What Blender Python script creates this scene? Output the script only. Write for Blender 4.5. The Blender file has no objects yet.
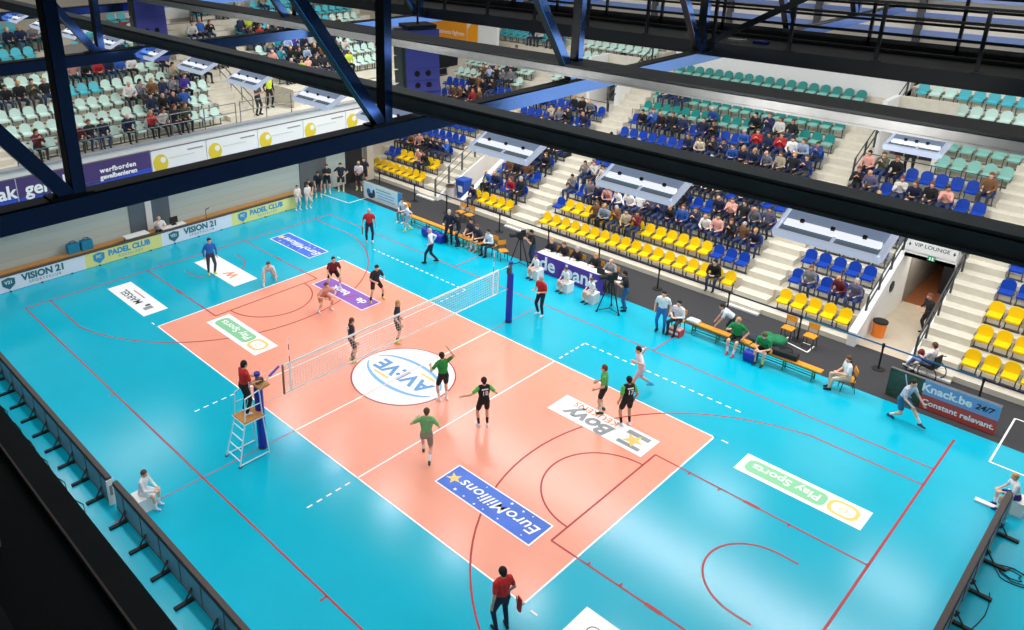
import bpy, bmesh, math, random
import numpy as np
from mathutils import Vector, Matrix, Euler

random.seed(7)
SC = bpy.context.scene
COL = SC.collection
PI = math.pi

# ---------------------------------------------------------------- materials
MATS = {}
def s2l(c):
    c = c / 255.0
    return c / 12.92 if c <= 0.04045 else ((c + 0.055) / 1.055) ** 2.4

def mat(name, rgb, rough=0.6, metal=0.0, emit=0.0, noise=0.0, nscale=6.0, spec=0.5, alpha=1.0, bump=0.0):
    if name in MATS:
        return MATS[name]
    m = bpy.data.materials.new(name)
    m.use_nodes = True
    nt = m.node_tree
    b = nt.nodes['Principled BSDF']
    col = (s2l(rgb[0]), s2l(rgb[1]), s2l(rgb[2]), 1)
    b.inputs['Base Color'].default_value = col
    b.inputs['Roughness'].default_value = rough
    b.inputs['Metallic'].default_value = metal
    b.inputs['Specular IOR Level'].default_value = spec
    b.inputs['Alpha'].default_value = alpha
    if emit:
        b.inputs['Emission Color'].default_value = col
        b.inputs['Emission Strength'].default_value = emit
    if noise or bump:
        tc = nt.nodes.new('ShaderNodeTexCoord')
        n = nt.nodes.new('ShaderNodeTexNoise')
        n.inputs['Scale'].default_value = nscale
        n.inputs['Detail'].default_value = 5
        nt.links.new(tc.outputs['Object'], n.inputs['Vector'])
        if noise:
            r = nt.nodes.new('ShaderNodeValToRGB')
            r.color_ramp.elements[0].position = 0.3
            r.color_ramp.elements[1].position = 0.7
            r.color_ramp.elements[0].color = tuple(max(0, c * (1 - noise)) for c in col[:3]) + (1,)
            r.color_ramp.elements[1].color = tuple(min(1, c * (1 + noise)) for c in col[:3]) + (1,)
            nt.links.new(n.outputs['Fac'], r.inputs['Fac'])
            nt.links.new(r.outputs['Color'], b.inputs['Base Color'])
        if bump:
            bp = nt.nodes.new('ShaderNodeBump')
            bp.inputs['Strength'].default_value = bump
            nt.links.new(n.outputs['Fac'], bp.inputs['Height'])
            nt.links.new(bp.outputs['Normal'], b.inputs['Normal'])
    MATS[name] = m
    return m

def brick_mat(name, c1, c2, mortar, sx, scale=1.0):
    m = bpy.data.materials.new(name)
    m.use_nodes = True
    nt = m.node_tree
    b = nt.nodes['Principled BSDF']
    b.inputs['Roughness'].default_value = 0.8
    tc = nt.nodes.new('ShaderNodeTexCoord')
    mp = nt.nodes.new('ShaderNodeMapping')
    mp.inputs['Rotation'].default_value = sx
    br = nt.nodes.new('ShaderNodeTexBrick')
    f = lambda c: tuple(s2l(v) for v in c) + (1,)
    br.inputs['Color1'].default_value = f(c1)
    br.inputs['Color2'].default_value = f(c2)
    br.inputs['Mortar'].default_value = f(mortar)
    br.inputs['Scale'].default_value = scale
    br.inputs['Mortar Size'].default_value = 0.008
    br.inputs['Brick Width'].default_value = 0.4
    br.inputs['Row Height'].default_value = 0.2
    nt.links.new(tc.outputs['Object'], mp.inputs['Vector'])
    nt.links.new(mp.outputs['Vector'], br.inputs['Vector'])
    nt.links.new(br.outputs['Color'], b.inputs['Base Color'])
    return m

def cloth(rgb):
    return mat('fabric_%d_%d_%d' % rgb, rgb, 0.85, noise=0.10, nscale=14)
def skin(rgb):
    return mat('skin_%d_%d_%d' % rgb, rgb, 0.55)
def paint(rgb, rough=0.5, metal=0.0):
    return mat('paint_%d_%d_%d_%d' % (*rgb, int(rough * 100)), rgb, rough, metal)

M = dict(
    blue=mat('blue_sport_vinyl', (0, 176, 204), 0.2, noise=0.03, nscale=0.8, spec=0.5),
    orange=mat('salmon_sport_vinyl', (244, 162, 138), 0.22, noise=0.02, nscale=0.8, spec=0.35),
    line=mat('white_line_tape', (250, 250, 250), 0.45, spec=0.3),
    red=mat('red_line_tape', (178, 50, 54), 0.45, spec=0.3),
    walk=mat('charcoal_rubber', (50, 50, 53), 0.8, noise=0.12, nscale=20),
    tile=mat('beige_tile', (196, 182, 160), 0.4, noise=0.05, nscale=3),
    conc=mat('pale_concrete', (210, 204, 188), 0.75, noise=0.05, nscale=4),
    concd=mat('grey_concrete', (168, 164, 152), 0.8, noise=0.06, nscale=4),
    white=mat('white_plaster', (232, 232, 230), 0.7, noise=0.02),
    beige=mat('beige_plaster', (196, 186, 170), 0.8, noise=0.04),
    greyw=mat('grey_panel', (150, 146, 140), 0.7, noise=0.04),
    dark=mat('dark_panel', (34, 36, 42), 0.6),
    steel=mat('black_steel', (24, 25, 28), 0.5, noise=0.1, nscale=5),
    steelg=mat('charcoal_steel', (62, 63, 65), 0.55, noise=0.12, nscale=4),
    steelb=mat('blue_painted_steel', (118, 164, 250), 0.13, 0.97),
    barg=mat('bar_grey_steel', (118, 121, 124), 0.6, noise=0.08, nscale=4),
    alu=mat('brushed_aluminium', (196, 194, 190), 0.4, 0.35, noise=0.06, nscale=8),
    galv=mat('galvanised_steel', (120, 122, 122), 0.45, 0.6),
    wood=mat('varnished_wood', (198, 138, 70), 0.4, noise=0.12, nscale=12),
    woodd=mat('brown_wood', (120, 84, 52), 0.5, noise=0.15, nscale=10),
    orangew=mat('orange_plywood', (228, 152, 38), 0.4, noise=0.08, nscale=12),
    black=mat('matt_black', (20, 20, 22), 0.7),
    foam=mat('dark_foam', (78, 70, 68), 0.9, noise=0.1, nscale=20),
    bluepad=mat('blue_padding', (30, 42, 170), 0.5),
    seaty=mat('yellow_plastic', (246, 200, 0), 0.35),
    seatb=mat('blue_plastic', (10, 62, 165), 0.35),
    seatt=mat('teal_plastic', (0, 128, 122), 0.35),
    seatm=mat('mint_plastic', (200, 228, 218), 0.4),
    seatp=mat('pale_teal_and_sheen_plastic', (132, 186, 174), 0.4),  # soft green seats; on teal seats, glossy sheen put into the pan colour
    seatc=mat('turquoise_plastic', (74, 186, 200), 0.35),
    seatf=mat('grey_seat_steel', (92, 94, 96), 0.5, 0.4),
    green=mat('green_painted_steel', (20, 130, 96), 0.5),
    skinA=skin((226, 176, 148)), skinB=skin((206, 150, 120)), skinC=skin((140, 96, 72)),
)

# ---------------------------------------------------------------- mesh builder
class MB:
    def __init__(self):
        self.v = []; self.f = []; self.mi = []; self.mats = []
    def _m(self, m):
        if m not in self.mats:
            self.mats.append(m)
        return self.mats.index(m)
    def add(self, vs, fs, m):
        o = len(self.v)
        self.v += [tuple(p) for p in vs]
        i = self._m(m)
        for f in fs:
            self.f.append(tuple(o + k for k in f)); self.mi.append(i)
        return self
    def box(self, c, s, m, rot=None, bev=0.0):
        hx, hy, hz = s[0] / 2, s[1] / 2, s[2] / 2
        vs = [Vector((x, y, z)) for x in (-hx, hx) for y in (-hy, hy) for z in (-hz, hz)]
        if rot is not None:
            R = Euler(rot).to_matrix()
            vs = [R @ p for p in vs]
        c = Vector(c)
        return self.add([p + c for p in vs], [(0, 1, 3, 2), (4, 6, 7, 5), (0, 4, 5, 1), (2, 3, 7, 6), (0, 2, 6, 4), (1, 5, 7, 3)], m)
    def span(self, a, b, m):
        return self.box([(a[i] + b[i]) / 2 for i in range(3)], [abs(b[i] - a[i]) for i in range(3)], m)
    def bar(self, p, q, w, h, m, up=(0, 0, 1)):
        p = Vector(p); q = Vector(q); d = (q - p).normalized()
        u = Vector(up)
        if abs(d.dot(u)) > 0.98:
            u = Vector((1, 0, 0))
        s = d.cross(u).normalized() * (w / 2)
        t = s.cross(d).normalized() * (h / 2)
        vs = [a + i * s + j * t for a in (p, q) for i, j in ((-1, -1), (1, -1), (1, 1), (-1, 1))]
        return self.add(vs, [(0, 1, 2, 3), (7, 6, 5, 4), (0, 4, 5, 1), (1, 5, 6, 2), (2, 6, 7, 3), (3, 7, 4, 0)], m)
    def tube(self, p, q, r, m, n=8, r2=None):
        p = Vector(p); q = Vector(q); d = (q - p).normalized()
        u = Vector((0, 0, 1)) if abs(d.z) < 0.95 else Vector((1, 0, 0))
        s = d.cross(u).normalized(); t = s.cross(d)
        r2 = r if r2 is None else r2
        vs = []
        for a, rr in ((p, r), (q, r2)):
            for k in range(n):
                an = 2 * PI * k / n
                vs.append(a + s * math.cos(an) * rr + t * math.sin(an) * rr)
        fs = [(k, (k + 1) % n, n + (k + 1) % n, n + k) for k in range(n)]
        fs += [tuple(range(n - 1, -1, -1)), tuple(range(n, 2 * n))]
        return self.add(vs, fs, m)
    def path(self, pts, r, m, n=6):
        for a, b in zip(pts, pts[1:]):
            if (Vector(a) - Vector(b)).length > 1e-5:
                self.tube(a, b, r, m, n)
        return self
    def prism(self, poly, axis, a, b, m):
        """poly: 2-D outline; extruded along axis (0 x, 1 y, 2 z) from a to b"""
        n = len(poly); vs = []
        for h in (a, b):
            for (u, v) in poly:
                vs.append({0: (h, u, v), 1: (u, h, v), 2: (u, v, h)}[axis])
        fs = [(k, (k + 1) % n, n + (k + 1) % n, n + k) for k in range(n)]
        fs += [tuple(range(n - 1, -1, -1)), tuple(range(n, 2 * n))]
        return self.add(vs, fs, m)
    def sphere(self, c, r, m, n=12, k=8):
        r = r if isinstance(r, (tuple, list)) else (r, r, r)
        vs = []; fs = []
        for j in range(k + 1):
            th = PI * j / k
            for i in range(n):
                ph = 2 * PI * i / n
                vs.append((c[0] + r[0] * math.sin(th) * math.cos(ph), c[1] + r[1] * math.sin(th) * math.sin(ph), c[2] + r[2] * math.cos(th)))
        for j in range(k):
            for i in range(n):
                fs.append((j * n + i, (j + 1) * n + i, (j + 1) * n + (i + 1) % n, j * n + (i + 1) % n))
        return self.add(vs, fs, m)
    def mesh(self, name, smooth=False):
        me = bpy.data.meshes.new(name)
        me.from_pydata(self.v, [], self.f)
        for m in self.mats:
            me.materials.append(m)
        me.polygons.foreach_set('material_index', self.mi)
        if smooth:
            me.polygons.foreach_set('use_smooth', [True] * len(self.f))
        bm = bmesh.new(); bm.from_mesh(me)
        bmesh.ops.remove_doubles(bm, verts=bm.verts, dist=1e-6)
        bmesh.ops.recalc_face_normals(bm, faces=bm.faces)
        bm.to_mesh(me); bm.free()
        return me
    def build(self, name, parent=None, loc=(0, 0, 0), rot=(0, 0, 0), smooth=False):
        return link(name, self.mesh(name, smooth), parent, loc, rot)

def link(name, me, parent=None, loc=(0, 0, 0), rot=(0, 0, 0)):
    o = bpy.data.objects.new(name, me)
    COL.objects.link(o)
    if parent is not None:
        o.parent = parent
    o.location = loc; o.rotation_euler = rot
    return o
def tag(o, label=None, cat=None, group=None, kind=None):
    if label: o['label'] = label
    if cat: o['category'] = cat
    if group: o['group'] = group
    if kind: o['kind'] = kind
    return o
def thing(name, label, cat, loc=(0, 0, 0), rz=0.0, group=None):
    o = bpy.data.objects.new(name, None)
    o.empty_display_size = 0.1
    COL.objects.link(o)
    o.location = loc; o.rotation_euler = (0, 0, rz)
    return tag(o, label, cat, group)
def struct(o):
    o['kind'] = 'structure'
    return o

def text_mesh(s, size, m, depth=0.002, align='CENTER', bold=0.0, shear=0.0, spacing=1.0):
    cu = bpy.data.curves.new('lettering', 'FONT')
    cu.body = s; cu.size = size; cu.align_x = align; cu.align_y = 'CENTER'
    cu.extrude = depth; cu.offset = bold; cu.shear = shear; cu.space_character = spacing
    cu.resolution_u = 3
    ob = bpy.data.objects.new('lettering_source', cu)
    COL.objects.link(ob)
    dg = bpy.context.evaluated_depsgraph_get()
    me = bpy.data.meshes.new_from_object(ob.evaluated_get(dg))
    bpy.data.objects.remove(ob); bpy.data.curves.remove(cu)
    me.materials.clear(); me.materials.append(m)
    return me
def text(s, size, m, parent, loc, rot=(0, 0, 0), name='lettering', **k):
    return link(name, text_mesh(s, size, m, **k), parent, loc, rot)

# ---------------------------------------------------------------- camera
cam = bpy.data.cameras.new('camera')
co = bpy.data.objects.new('camera', cam)
COL.objects.link(co)
co.location = (17.3997, -15.7302, 14.8459)
co.rotation_euler = (1.206, 0.0, 0.8094)
cam.sensor_width = 36.0
cam.lens = 797.4766 * 36 / 1024
cam.shift_x = (512 - 421.5248) / 1024
cam.shift_y = (213.8915 - 315) / 1024
cam.clip_end = 300
cam.clip_start = 0.05
SC.camera = co
SC.view_settings.view_transform = 'Standard'
SC.view_settings.look = 'None'
SC.view_settings.gamma = 1
SC.view_settings.use_curve_mapping = False
SC.view_settings.exposure = -0.12

# ---------------------------------------------------------------- setting: floor
E_ = MB()
E_.span((-17.4, -14.5, -0.3), (24, 10.3, 0.0), M['blue'])
E_.span((-18.5, 10.3, -0.3), (24, 13.42, 0.001), M['walk'])
E_.span((-18.5, 13.42, -0.3), (24, 20.5, -0.001), M['tile'])
struct(E_.build('floor'))
q = MB(); q.span((-9, -4.5, -0.01), (9, 4.5, 0.002), M['orange']); struct(q.build('floor_court'))

W = MB()
def wl(x0, y0, x1, y1, w=0.05, m='line', z=0.004, mb=W):
    mb.bar((x0, y0, z - 0.002), (x1, y1, z - 0.002), w, 0.004, M[m])
for y in (-4.475, 4.475): wl(-9, y, 9, y)
for x in (-8.975, 8.975, 0, -3, 3): wl(x, -4.5, x, 4.5)
def dashed(x0, y0, x1, y1, step=0.32, on=0.17):
    L = math.hypot(x1 - x0, y1 - y0); n = int(L / step); ux, uy = (x1 - x0) / L, (y1 - y0) / L
    for k in range(n + 1):
        a = k * step; wl(x0 + ux * a, y0 + uy * a, x0 + ux * (a + on), y0 + uy * (a + on))
for s in (-1, 1):
    for x in (-3, 3): dashed(x, s * 4.75, x, s * 6.3)
    for x in (-9.3, 9.3):
        wl(x - 0.1 if x > 0 else x + 0.1, s * 4.5, x + 0.1 if x > 0 else x - 0.1, s * 4.5)
dashed(3.0, 6.27, 9.05, 6.27); dashed(-8.95, 6.27, -2.95, 6.27)
# warm-up corners and the penalty box, taped on the floor
for a in ((-16.9, 9.2, -14.65, 9.37), (-14.65, 9.37, -14.6, 12.0), (15.0, 9.13, 15.0, 12.15), (15.0, 9.13, 18, 9.13), (15.0, 12.15, 18, 12.15),
          (7.95, 11.72, 8.88, 11.5), (8.88, 11.5, 8.88, 12.1), (7.95, 11.72, 7.95, 12.1), (8.05, 12.12, 8.75, 12.1)):
    wl(*a, z=0.006)
struct(W.build('floor_white_lines'))

Rl = MB()
def rl(x0, y0, x1, y1, w=0.05): wl(x0, y0, x1, y1, w, 'red', 0.0055, Rl)
def arc(cx, cy, r, a0, a1, w=0.05, n=40):
    for k in range(n):
        t0 = math.radians(a0 + (a1 - a0) * k / n); t1 = math.radians(a0 + (a1 - a0) * (k + 1) / n)
        rl(cx + r * math.cos(t0), cy + r * math.sin(t0), cx + r * math.cos(t1), cy + r * math.sin(t1), w)
for y in (-7.6, 7.6): rl(-14, y, 14, y)
rl(-14, -7.6, -14, 7.6, 0.06); rl(14, -7.6, 14, 9.55, 0.06)
for x in (-5, 5): rl(x, 7.6, x, 9.6)
for x in (-5.7, 5.7): rl(x, -7.6, x, -7.8)
rl(0, -10.2, 0, -4.5, 0.03); rl(0, 4.5, 0, 7.6, 0.03)
for s in (-1, 1):
    rl(s * 14, 6.64, s * 10.9, 6.64); rl(s * 14, -6.64, s * 10.9, -6.64)
    a = math.degrees(math.atan2(6.64, 1.45))
    if s > 0: arc(12.425, 0, 6.8, 180 - (a - 0) + 0, 180 + a)
    else: arc(-12.425, 0, 6.8, -a, a)
    for y in (-2.45, 2.45):
        rl(s * 14, y, s * 8.2, y)
        for x in (9.3, 10.2, 12.1): rl(s * x, y, s * x, y + (0.12 if y < 0 else -0.12))
        Rl.box((s * 11.1, y, 0.0045), (0.42, 0.1, 0.006), M['red'])
    rl(s * 8.2, -2.45, s * 8.2, 2.45)
    if s > 0:
        arc(8.2, 0, 1.78, 90, 270); arc(12.43, 0, 1.27, 90, 270)
    else:
        arc(-8.2, 0, 1.78, -90, 90); arc(-12.43, 0, 1.27, -90, 90)
    for y in (-1.27, 1.27): rl(s * 12.43, y, s * 12.83, y)
struct(Rl.build('floor_red_lines'))
# circle disc edge is a sticker (below)

# ---------------------------------------------------------------- floor advertising stickers
def disc(mb, r, z0, z1, m, n=64, r0=0.0):
    if r0 == 0:
        mb.prism([(r * math.cos(2 * PI * k / n), r * math.sin(2 * PI * k / n)) for k in range(n)], 2, z0, z1, m)
    else:
        for k in range(n):
            a, b = 2 * PI * k / n, 2 * PI * (k + 1) / n
            mb.prism([(r0 * math.cos(a), r0 * math.sin(a)), (r * math.cos(a), r * math.sin(a)), (r * math.cos(b), r * math.sin(b)), (r0 * math.cos(b), r0 * math.sin(b))], 2, z0, z1, m)
def sticker(label, cx, cy, w, h, base, border=None):
    t = thing('floor_advert', label, 'floor sticker', (cx, cy, 0.006), PI, None)
    b = MB(); b.box((0, 0, 0.0015), (w, h, 0.003), border or base)
    if border: b.box((0, 0, 0.0025), (w - 0.09, h - 0.09, 0.0034), base)
    b.build('vinyl_sheet', t)
    return t
def rrect(mb, cx, cy, w, h, r, z0, z1, m):
    pts = []
    for (sx, sy, a0) in ((1, 1, 0), (-1, 1, 90), (-1, -1, 180), (1, -1, 270)):
        for k in range(7):
            a = math.radians(a0 + 15 * k)
            pts.append((cx + sx * (w / 2 - r) + r * math.cos(a), cy + sy * (h / 2 - r) + r * math.sin(a)))
    mb.prism(pts, 2, z0, z1, m)
def star(mb, cx, cy, r, z0, z1, m, rot=0.0):
    pts = []
    for k in range(10):
        a = PI / 2 + rot + k * PI / 5; rr = r if k % 2 == 0 else r * 0.42
        pts.append((cx + rr * math.cos(a), cy + rr * math.sin(a)))
    mb.prism(pts, 2, z0, z1, m)
white = M['line']
adblue = mat('sticker_blue', (66, 112, 214), 0.4, noise=0.12, nscale=1.2, spec=0.3)
adpurple = mat('sticker_purple', (142, 92, 190), 0.4, spec=0.3)
adgreen = mat('sticker_green', (140, 208, 160), 0.4, spec=0.3)
adyellow = mat('sticker_yellow', (250, 206, 116), 0.4, spec=0.3)
adgrey = mat('sticker_grey', (150, 154, 156), 0.4, spec=0.3)
adsky = mat('sticker_sky_blue', (120, 180, 230), 0.4, spec=0.3)
adorange = mat('sticker_orange', (240, 140, 70), 0.4, spec=0.3)
adblack = mat('sticker_black', (50, 50, 56), 0.4, spec=0.3)
gold = mat('sticker_gold', (244, 208, 110), 0.4, spec=0.3)

for (lab, cx, cy, w, h) in (('blue floor sticker with star and white lettering near the end line judge', 6.26, -2.51, 3.36, 1.02),
                            ('blue floor sticker on the cyan floor behind the far end line', -11.75, 4.02, 3.2, 1.12)):
    t = sticker(lab, cx, cy, w, h, adblue, white)
    text('EuroMillions', 0.53, white, t, (-0.22, -0.02, 0.0052), shear=0.25, bold=0.005, depth=0.0008)
    b = MB(); star(b, 1.38, 0.02, 0.24, 0.004, 0.0055, gold, 0.2); b.build('star_emblem', t)
    b = MB()
    for (x, y, r) in ((1.05, 0.33, 0.07), (0.7, 0.36, 0.04), (0.3, 0.38, 0.05), (0.0, 0.36, 0.03), (-0.5, 0.34, 0.04), (0.5, -0.36, 0.03), (-0.4, -0.36, 0.06), (-0.8, -0.35, 0.05), (-1.1, -0.38, 0.03), (-1.3, 0.35, 0.03)):
        star(b, x, y, r, 0.004, 0.0055, white)
    b.build('small_star_pattern', t)
for (lab, cx, cy, flip) in (('white floor sticker with green lettering panel in the left half of the court', -6.28, -2.48, 0),
                            ('white floor sticker with green lettering panel on cyan floor behind near end line', 11.74, 4.0, 0)):
    t = sticker(lab, cx, cy, 3.4, 1.0 if cx < 0 else 0.92, white)
    b = MB(); rrect(b, 0.42, 0, 2.2, 0.62, 0.2, 0.003, 0.0045, adgreen); b.build('green_panel', t)
    text('Play Sports', 0.42, white, t, (0.42, -0.02, 0.0052), depth=0.0008, bold=0.006)
    b = MB(); rrect(b, -1.12, 0, 0.78, 0.66, 0.26, 0.003, 0.0042, adyellow); rrect(b, -1.12, 0, 0.58, 0.46, 0.18, 0.0043, 0.005, white)
    b.build('yellow_badge', t)
    text('D', 0.3, adyellow, t, (-1.12, 0, 0.0055), depth=0.0006)
t = sticker('purple floor sticker with white bank lettering at the far side of the court', -6.25, 2.47, 3.3, 1.02, adpurple, white)
text('de', 0.52, white, t, (-0.98, 0, 0.0052), depth=0.0008, bold=0.012)
text('bank', 0.52, white, t, (0.35, 0, 0.0052), depth=0.0008, bold=0.012)
b = MB(); b.bar((-0.5, -0.2, 0.0045), (-0.32, 0.22, 0.0045), 0.05, 0.002, M['red']); b.build('red_slash', t)
t = sticker('white kitchen-brand floor sticker with grey lettering and star beside player seventeen', 6.27, 2.56, 3.4, 1.05, white)
text('Bovy', 0.82, adgrey, t, (0.35, 0.17, 0.0042), shear=0.2, bold=0.03, depth=0.0008)
text('KEUKENS', 0.38, adorange, t, (0.42, -0.33, 0.0042), bold=0.004, depth=0.0008)
for (y, w) in ((-0.3, 0.2), (0.3, 0.16)):
    b = MB(); b.bar((-1.5, y, 0.0035), (-0.75, y, 0.0035), w, 0.002, adgrey); b.build('grey_bar', t)
b = MB(); star(b, -1.12, 0, 0.34, 0.004, 0.0058, adyellow, 0.3); b.build('star_emblem', t)
t = sticker('white floor sticker with orange letter on cyan floor by the player in blue', -11.65, 0.02, 3.4, 1.15, white)
text('W', 0.62, adorange, t, (-0.6, 0.0, 0.0042), depth=0.0008, bold=0.02, shear=0.15)
t = sticker('white floor sticker with dark lettering nearest the white banner wall', -11.75, -4.0, 3.35, 1.02, white)
text('MARSEL', 0.46, adblack, t, (0.3, 0.1, 0.0042), depth=0.0008, bold=0.004)
b = MB(); b.bar((-0.2, -0.24, 0.0045), (0.8, -0.24, 0.0045), 0.04, 0.002, M['red']); b.build('red_rule', t)
b = MB(); b.box((-1.1, 0.05, 0.0045), (0.24, 0.36, 0.002), adgrey); b.box((-0.86, -0.05, 0.0045), (0.14, 0.2, 0.002), adblack); b.build('grey_emblem', t)
t = sticker('white floor sticker with small round mark cut by the bottom picture edge', 11.7, -3.98, 3.35, 0.98, white)
b = MB(); disc(b, 0.17, 0.003, 0.005, adblack, 32, 0.15); b.bar((-0.1, -0.1, 0.004), (0.1, 0.1, 0.004), 0.02, 0.002, adblack)
b.build('round_mark', t, (1.15, 0.0, 0))
# round centre sticker
t = thing('floor_advert', 'large round white centre-circle sticker with blue arcs under the net', 'floor sticker', (0, 0, 0.0062), PI)
b = MB(); disc(b, 1.8, 0.0, 0.002, M['red']); disc(b, 1.75, 0.0005, 0.003, white); b.build('vinyl_disc', t)
text('AVI:VE', 0.86, mat('sticker_mid_blue', (90, 150, 212), 0.4, spec=0.3), t, (0.0, 0.0, 0.0038), depth=0.0008, bold=0.03)
for s in (1, -1):
    b = MB()
    for k in range(24):
        a0, a1 = math.radians(18 + 144 * k / 24), math.radians(18 + 144 * (k + 1) / 24)
        f = lambda a: (1.62 * math.cos(a), s * (0.86 * math.sin(a) - 0.03))
        p, r = f(a0), f(a1); w = 0.05 + 0.09 * math.sin(PI * k / 24)
        b.bar((p[0], p[1], 0.0035), (r[0], r[1], 0.0035), w, 0.0015, adsky)
    b.build('blue_arc', t)
for (x0, x1, y) in ((0.2, 0.95, 0.5), (-1.0, -0.35, -0.5)):
    b = MB(); b.bar((x0, y, 0.0037), (x1, y, 0.0037), 0.1, 0.0015, gold); b.build('gold_stroke', t)
w2 = MB(); w2.bar((0, -1.78, 0.0105), (0, 1.78, 0.0105), 0.05, 0.0015, mat('worn_centre_line', (246, 200, 184), 0.5)); struct(w2.build('floor_centre_line'))

# ---------------------------------------------------------------- main stand (rows along x)
Y0, DY, Z0, DZ = 13.625, 1.038, 0.20, 0.527
def ry(r): return Y0 + DY * r
def rz_(r): return Z0 + DZ * r
def stand_block(x0, x1, r0, r1, base=0.0):
    """stepped concrete terrace, one prism"""
    pts = [(ry(r0) - 0.5, base)]
    for r in range(r0, r1 + 1):
        pts += [(ry(r) - 0.5, rz_(r)), (ry(r) + 0.538, rz_(r))]
    pts += [(ry(r1) + 0.538, base)]
    return pts, x0, x1
def stair_block(x0, x1, r0, r1, base=0.0):
    pts = [(ry(r0) - 0.62, base)]
    for r in range(r0, r1 + 1):
        pts += [(ry(r) - 0.62, rz_(r)), (ry(r) - 0.101, rz_(r)), (ry(r) - 0.101, rz_(r) + DZ / 2), (ry(r) + 0.418, rz_(r) + DZ / 2)]
    pts += [(ry(r1) + 0.418, base)]
    return pts, x0, x1
g = MB()
for (pts, a, b_) in (stand_block(-5.3, 5.12, 0, 12), stand_block(6.42, 9.62, 0, 4), stand_block(-9.62, -6.62, 0, 4),
                     stand_block(6.42, 11.72, 5, 7, 3.0 - 0.25), stand_block(-11.72, -6.62, 5, 7, 2.75),
                     stand_block(9.1, 11.72, 8, 15, 2.75), stand_block(-11.72, -9.1, 8, 15, 2.75),
                     stand_block(6.42, 9.1, 11, 15, 6.3), stand_block(-9.1, -6.62, 11, 15, 6.3),
                     stand_block(13.02, 23.9, 0, 15), stand_block(-18.6, -13.02, 0, 4), stand_block(-20.2, -13.02, 5, 15)):
    g.prism(pts, 0, a, b_, M['conc'])
struct(g.build('floor_terrace'))
g = MB()
for (pts, a, b_) in (stair_block(-6.62, -5.3, 0, 12), stair_block(5.12, 6.42, 0, 12), stair_block(11.72, 13.02, 0, 15), stair_block(-13.02, -11.72, 0, 15)):
    g.prism(pts, 0, a, b_, M['conc'])
g2 = MB()
for (a, b_) in ((-6.62, -5.3), (5.12, 6.42), (11.72, 13.02), (-13.02, -11.72)):
    g.span((a, 12.86, 0), (b_, 13.02, 0.07), M['white'])
struct(g.build('floor_stairs'))
# vomitory landings at row 8 (upper entrances), dark door behind
g = MB()
for s in (1, -1):
    a, b_ = (6.42, 9.1) if s > 0 else (-9.1, -6.62)
    g.span((a, ry(8) - 0.5, 2.75), (b_, ry(11) - 0.52, rz_(8) - 0.15), M['conc'])
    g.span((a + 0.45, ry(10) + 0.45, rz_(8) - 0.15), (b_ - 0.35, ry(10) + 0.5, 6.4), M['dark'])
    g.span((a, ry(8) + 0.8, rz_(8) - 0.15), (a + 0.2, ry(11) - 0.5, 7.0), M['white'])
    g.span((b_ - 0.2, ry(8) + 0.2, rz_(8) - 0.15), (b_, ry(11) - 0.5, 6.2), M['white'])
    g.span((a + 0.2, ry(10) + 0.38, 6.35), (b_ - 0.2, ry(11) - 0.5, 7.0), M['conc'])
struct(g.build('wall_upper_entrance'))
# tunnels under the stand
g = MB()
for s in (1, -1):
    x0, x1 = (9.62, 9.9) if s > 0 else (-9.9, -9.62)
    # sloped side wall next to the small block
    pts = [(13.1, 0), (13.1, 0.55), (ry(4) + 0.5, rz_(4) + 0.75), (ry(4) + 0.5, 0)]
    g.prism(pts, 0, x0, x1, M['white'])
    x2, x3 = (11.6, 11.72) if s > 0 else (-11.72, -11.6)
    g.prism([(13.1, 0), (13.1, 0.2), (ry(4) + 0.5, rz_(4)), (ry(4) + 0.5, 0)], 0, x2, x3, M['white'])
    xa, xb = (9.9, 11.6) if s > 0 else (-11.6, -9.9)
    g.span((xa, 17.0, 2.45), (xb, 17.35, 3.3), M['white'])          # lintel over the opening
    g.span((xa, 17.0, 2.45), (xb, 24, 2.6), M['greyw'])
    for xx in ((xa - 0.14, xa), (xb, xb + 0.12)):
        g.span((xx[0], 18.2, 0), (xx[1], 24, 2.6), M['greyw'])
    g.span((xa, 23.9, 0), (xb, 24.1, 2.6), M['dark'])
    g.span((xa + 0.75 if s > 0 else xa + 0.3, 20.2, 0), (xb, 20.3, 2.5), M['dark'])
    g.span((xa, 18.4, 0.0), (xb, 23.9, 0.006), mat('terracotta_mat', (150, 88, 50), 0.8))
struct(g.build('wall_tunnel'))
# outer shell
g = MB()
g.span((-5.3, ry(11) + 0.6, 5.0), (6.4, ry(12) + 0.3, 8.75), M['white'])
struct(g.build('wall_white_back'))
g = MB()
g.span((-34, 31.0, 0), (26, 31.4, 22), mat('beige_back_wall', (206, 198, 184), 0.8, noise=0.04, nscale=1))
struct(g.build('wall_back'))
g = MB()
for (z, h, c) in ((8.2, 0.22, (96, 116, 170)), (9.0, 0.3, (110, 130, 180)), (9.9, 0.2, (96, 116, 170)), (10.8, 0.3, (120, 140, 190))):
    g.box((-4, 30.9, z), (60, 0.2, h), paint(c))
for x in range(-30, 26, 5):
    g.box((x, 30.85, 10), (0.3, 0.3, 5), M['steelg'])
struct(g.build('trim_1'))

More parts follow.
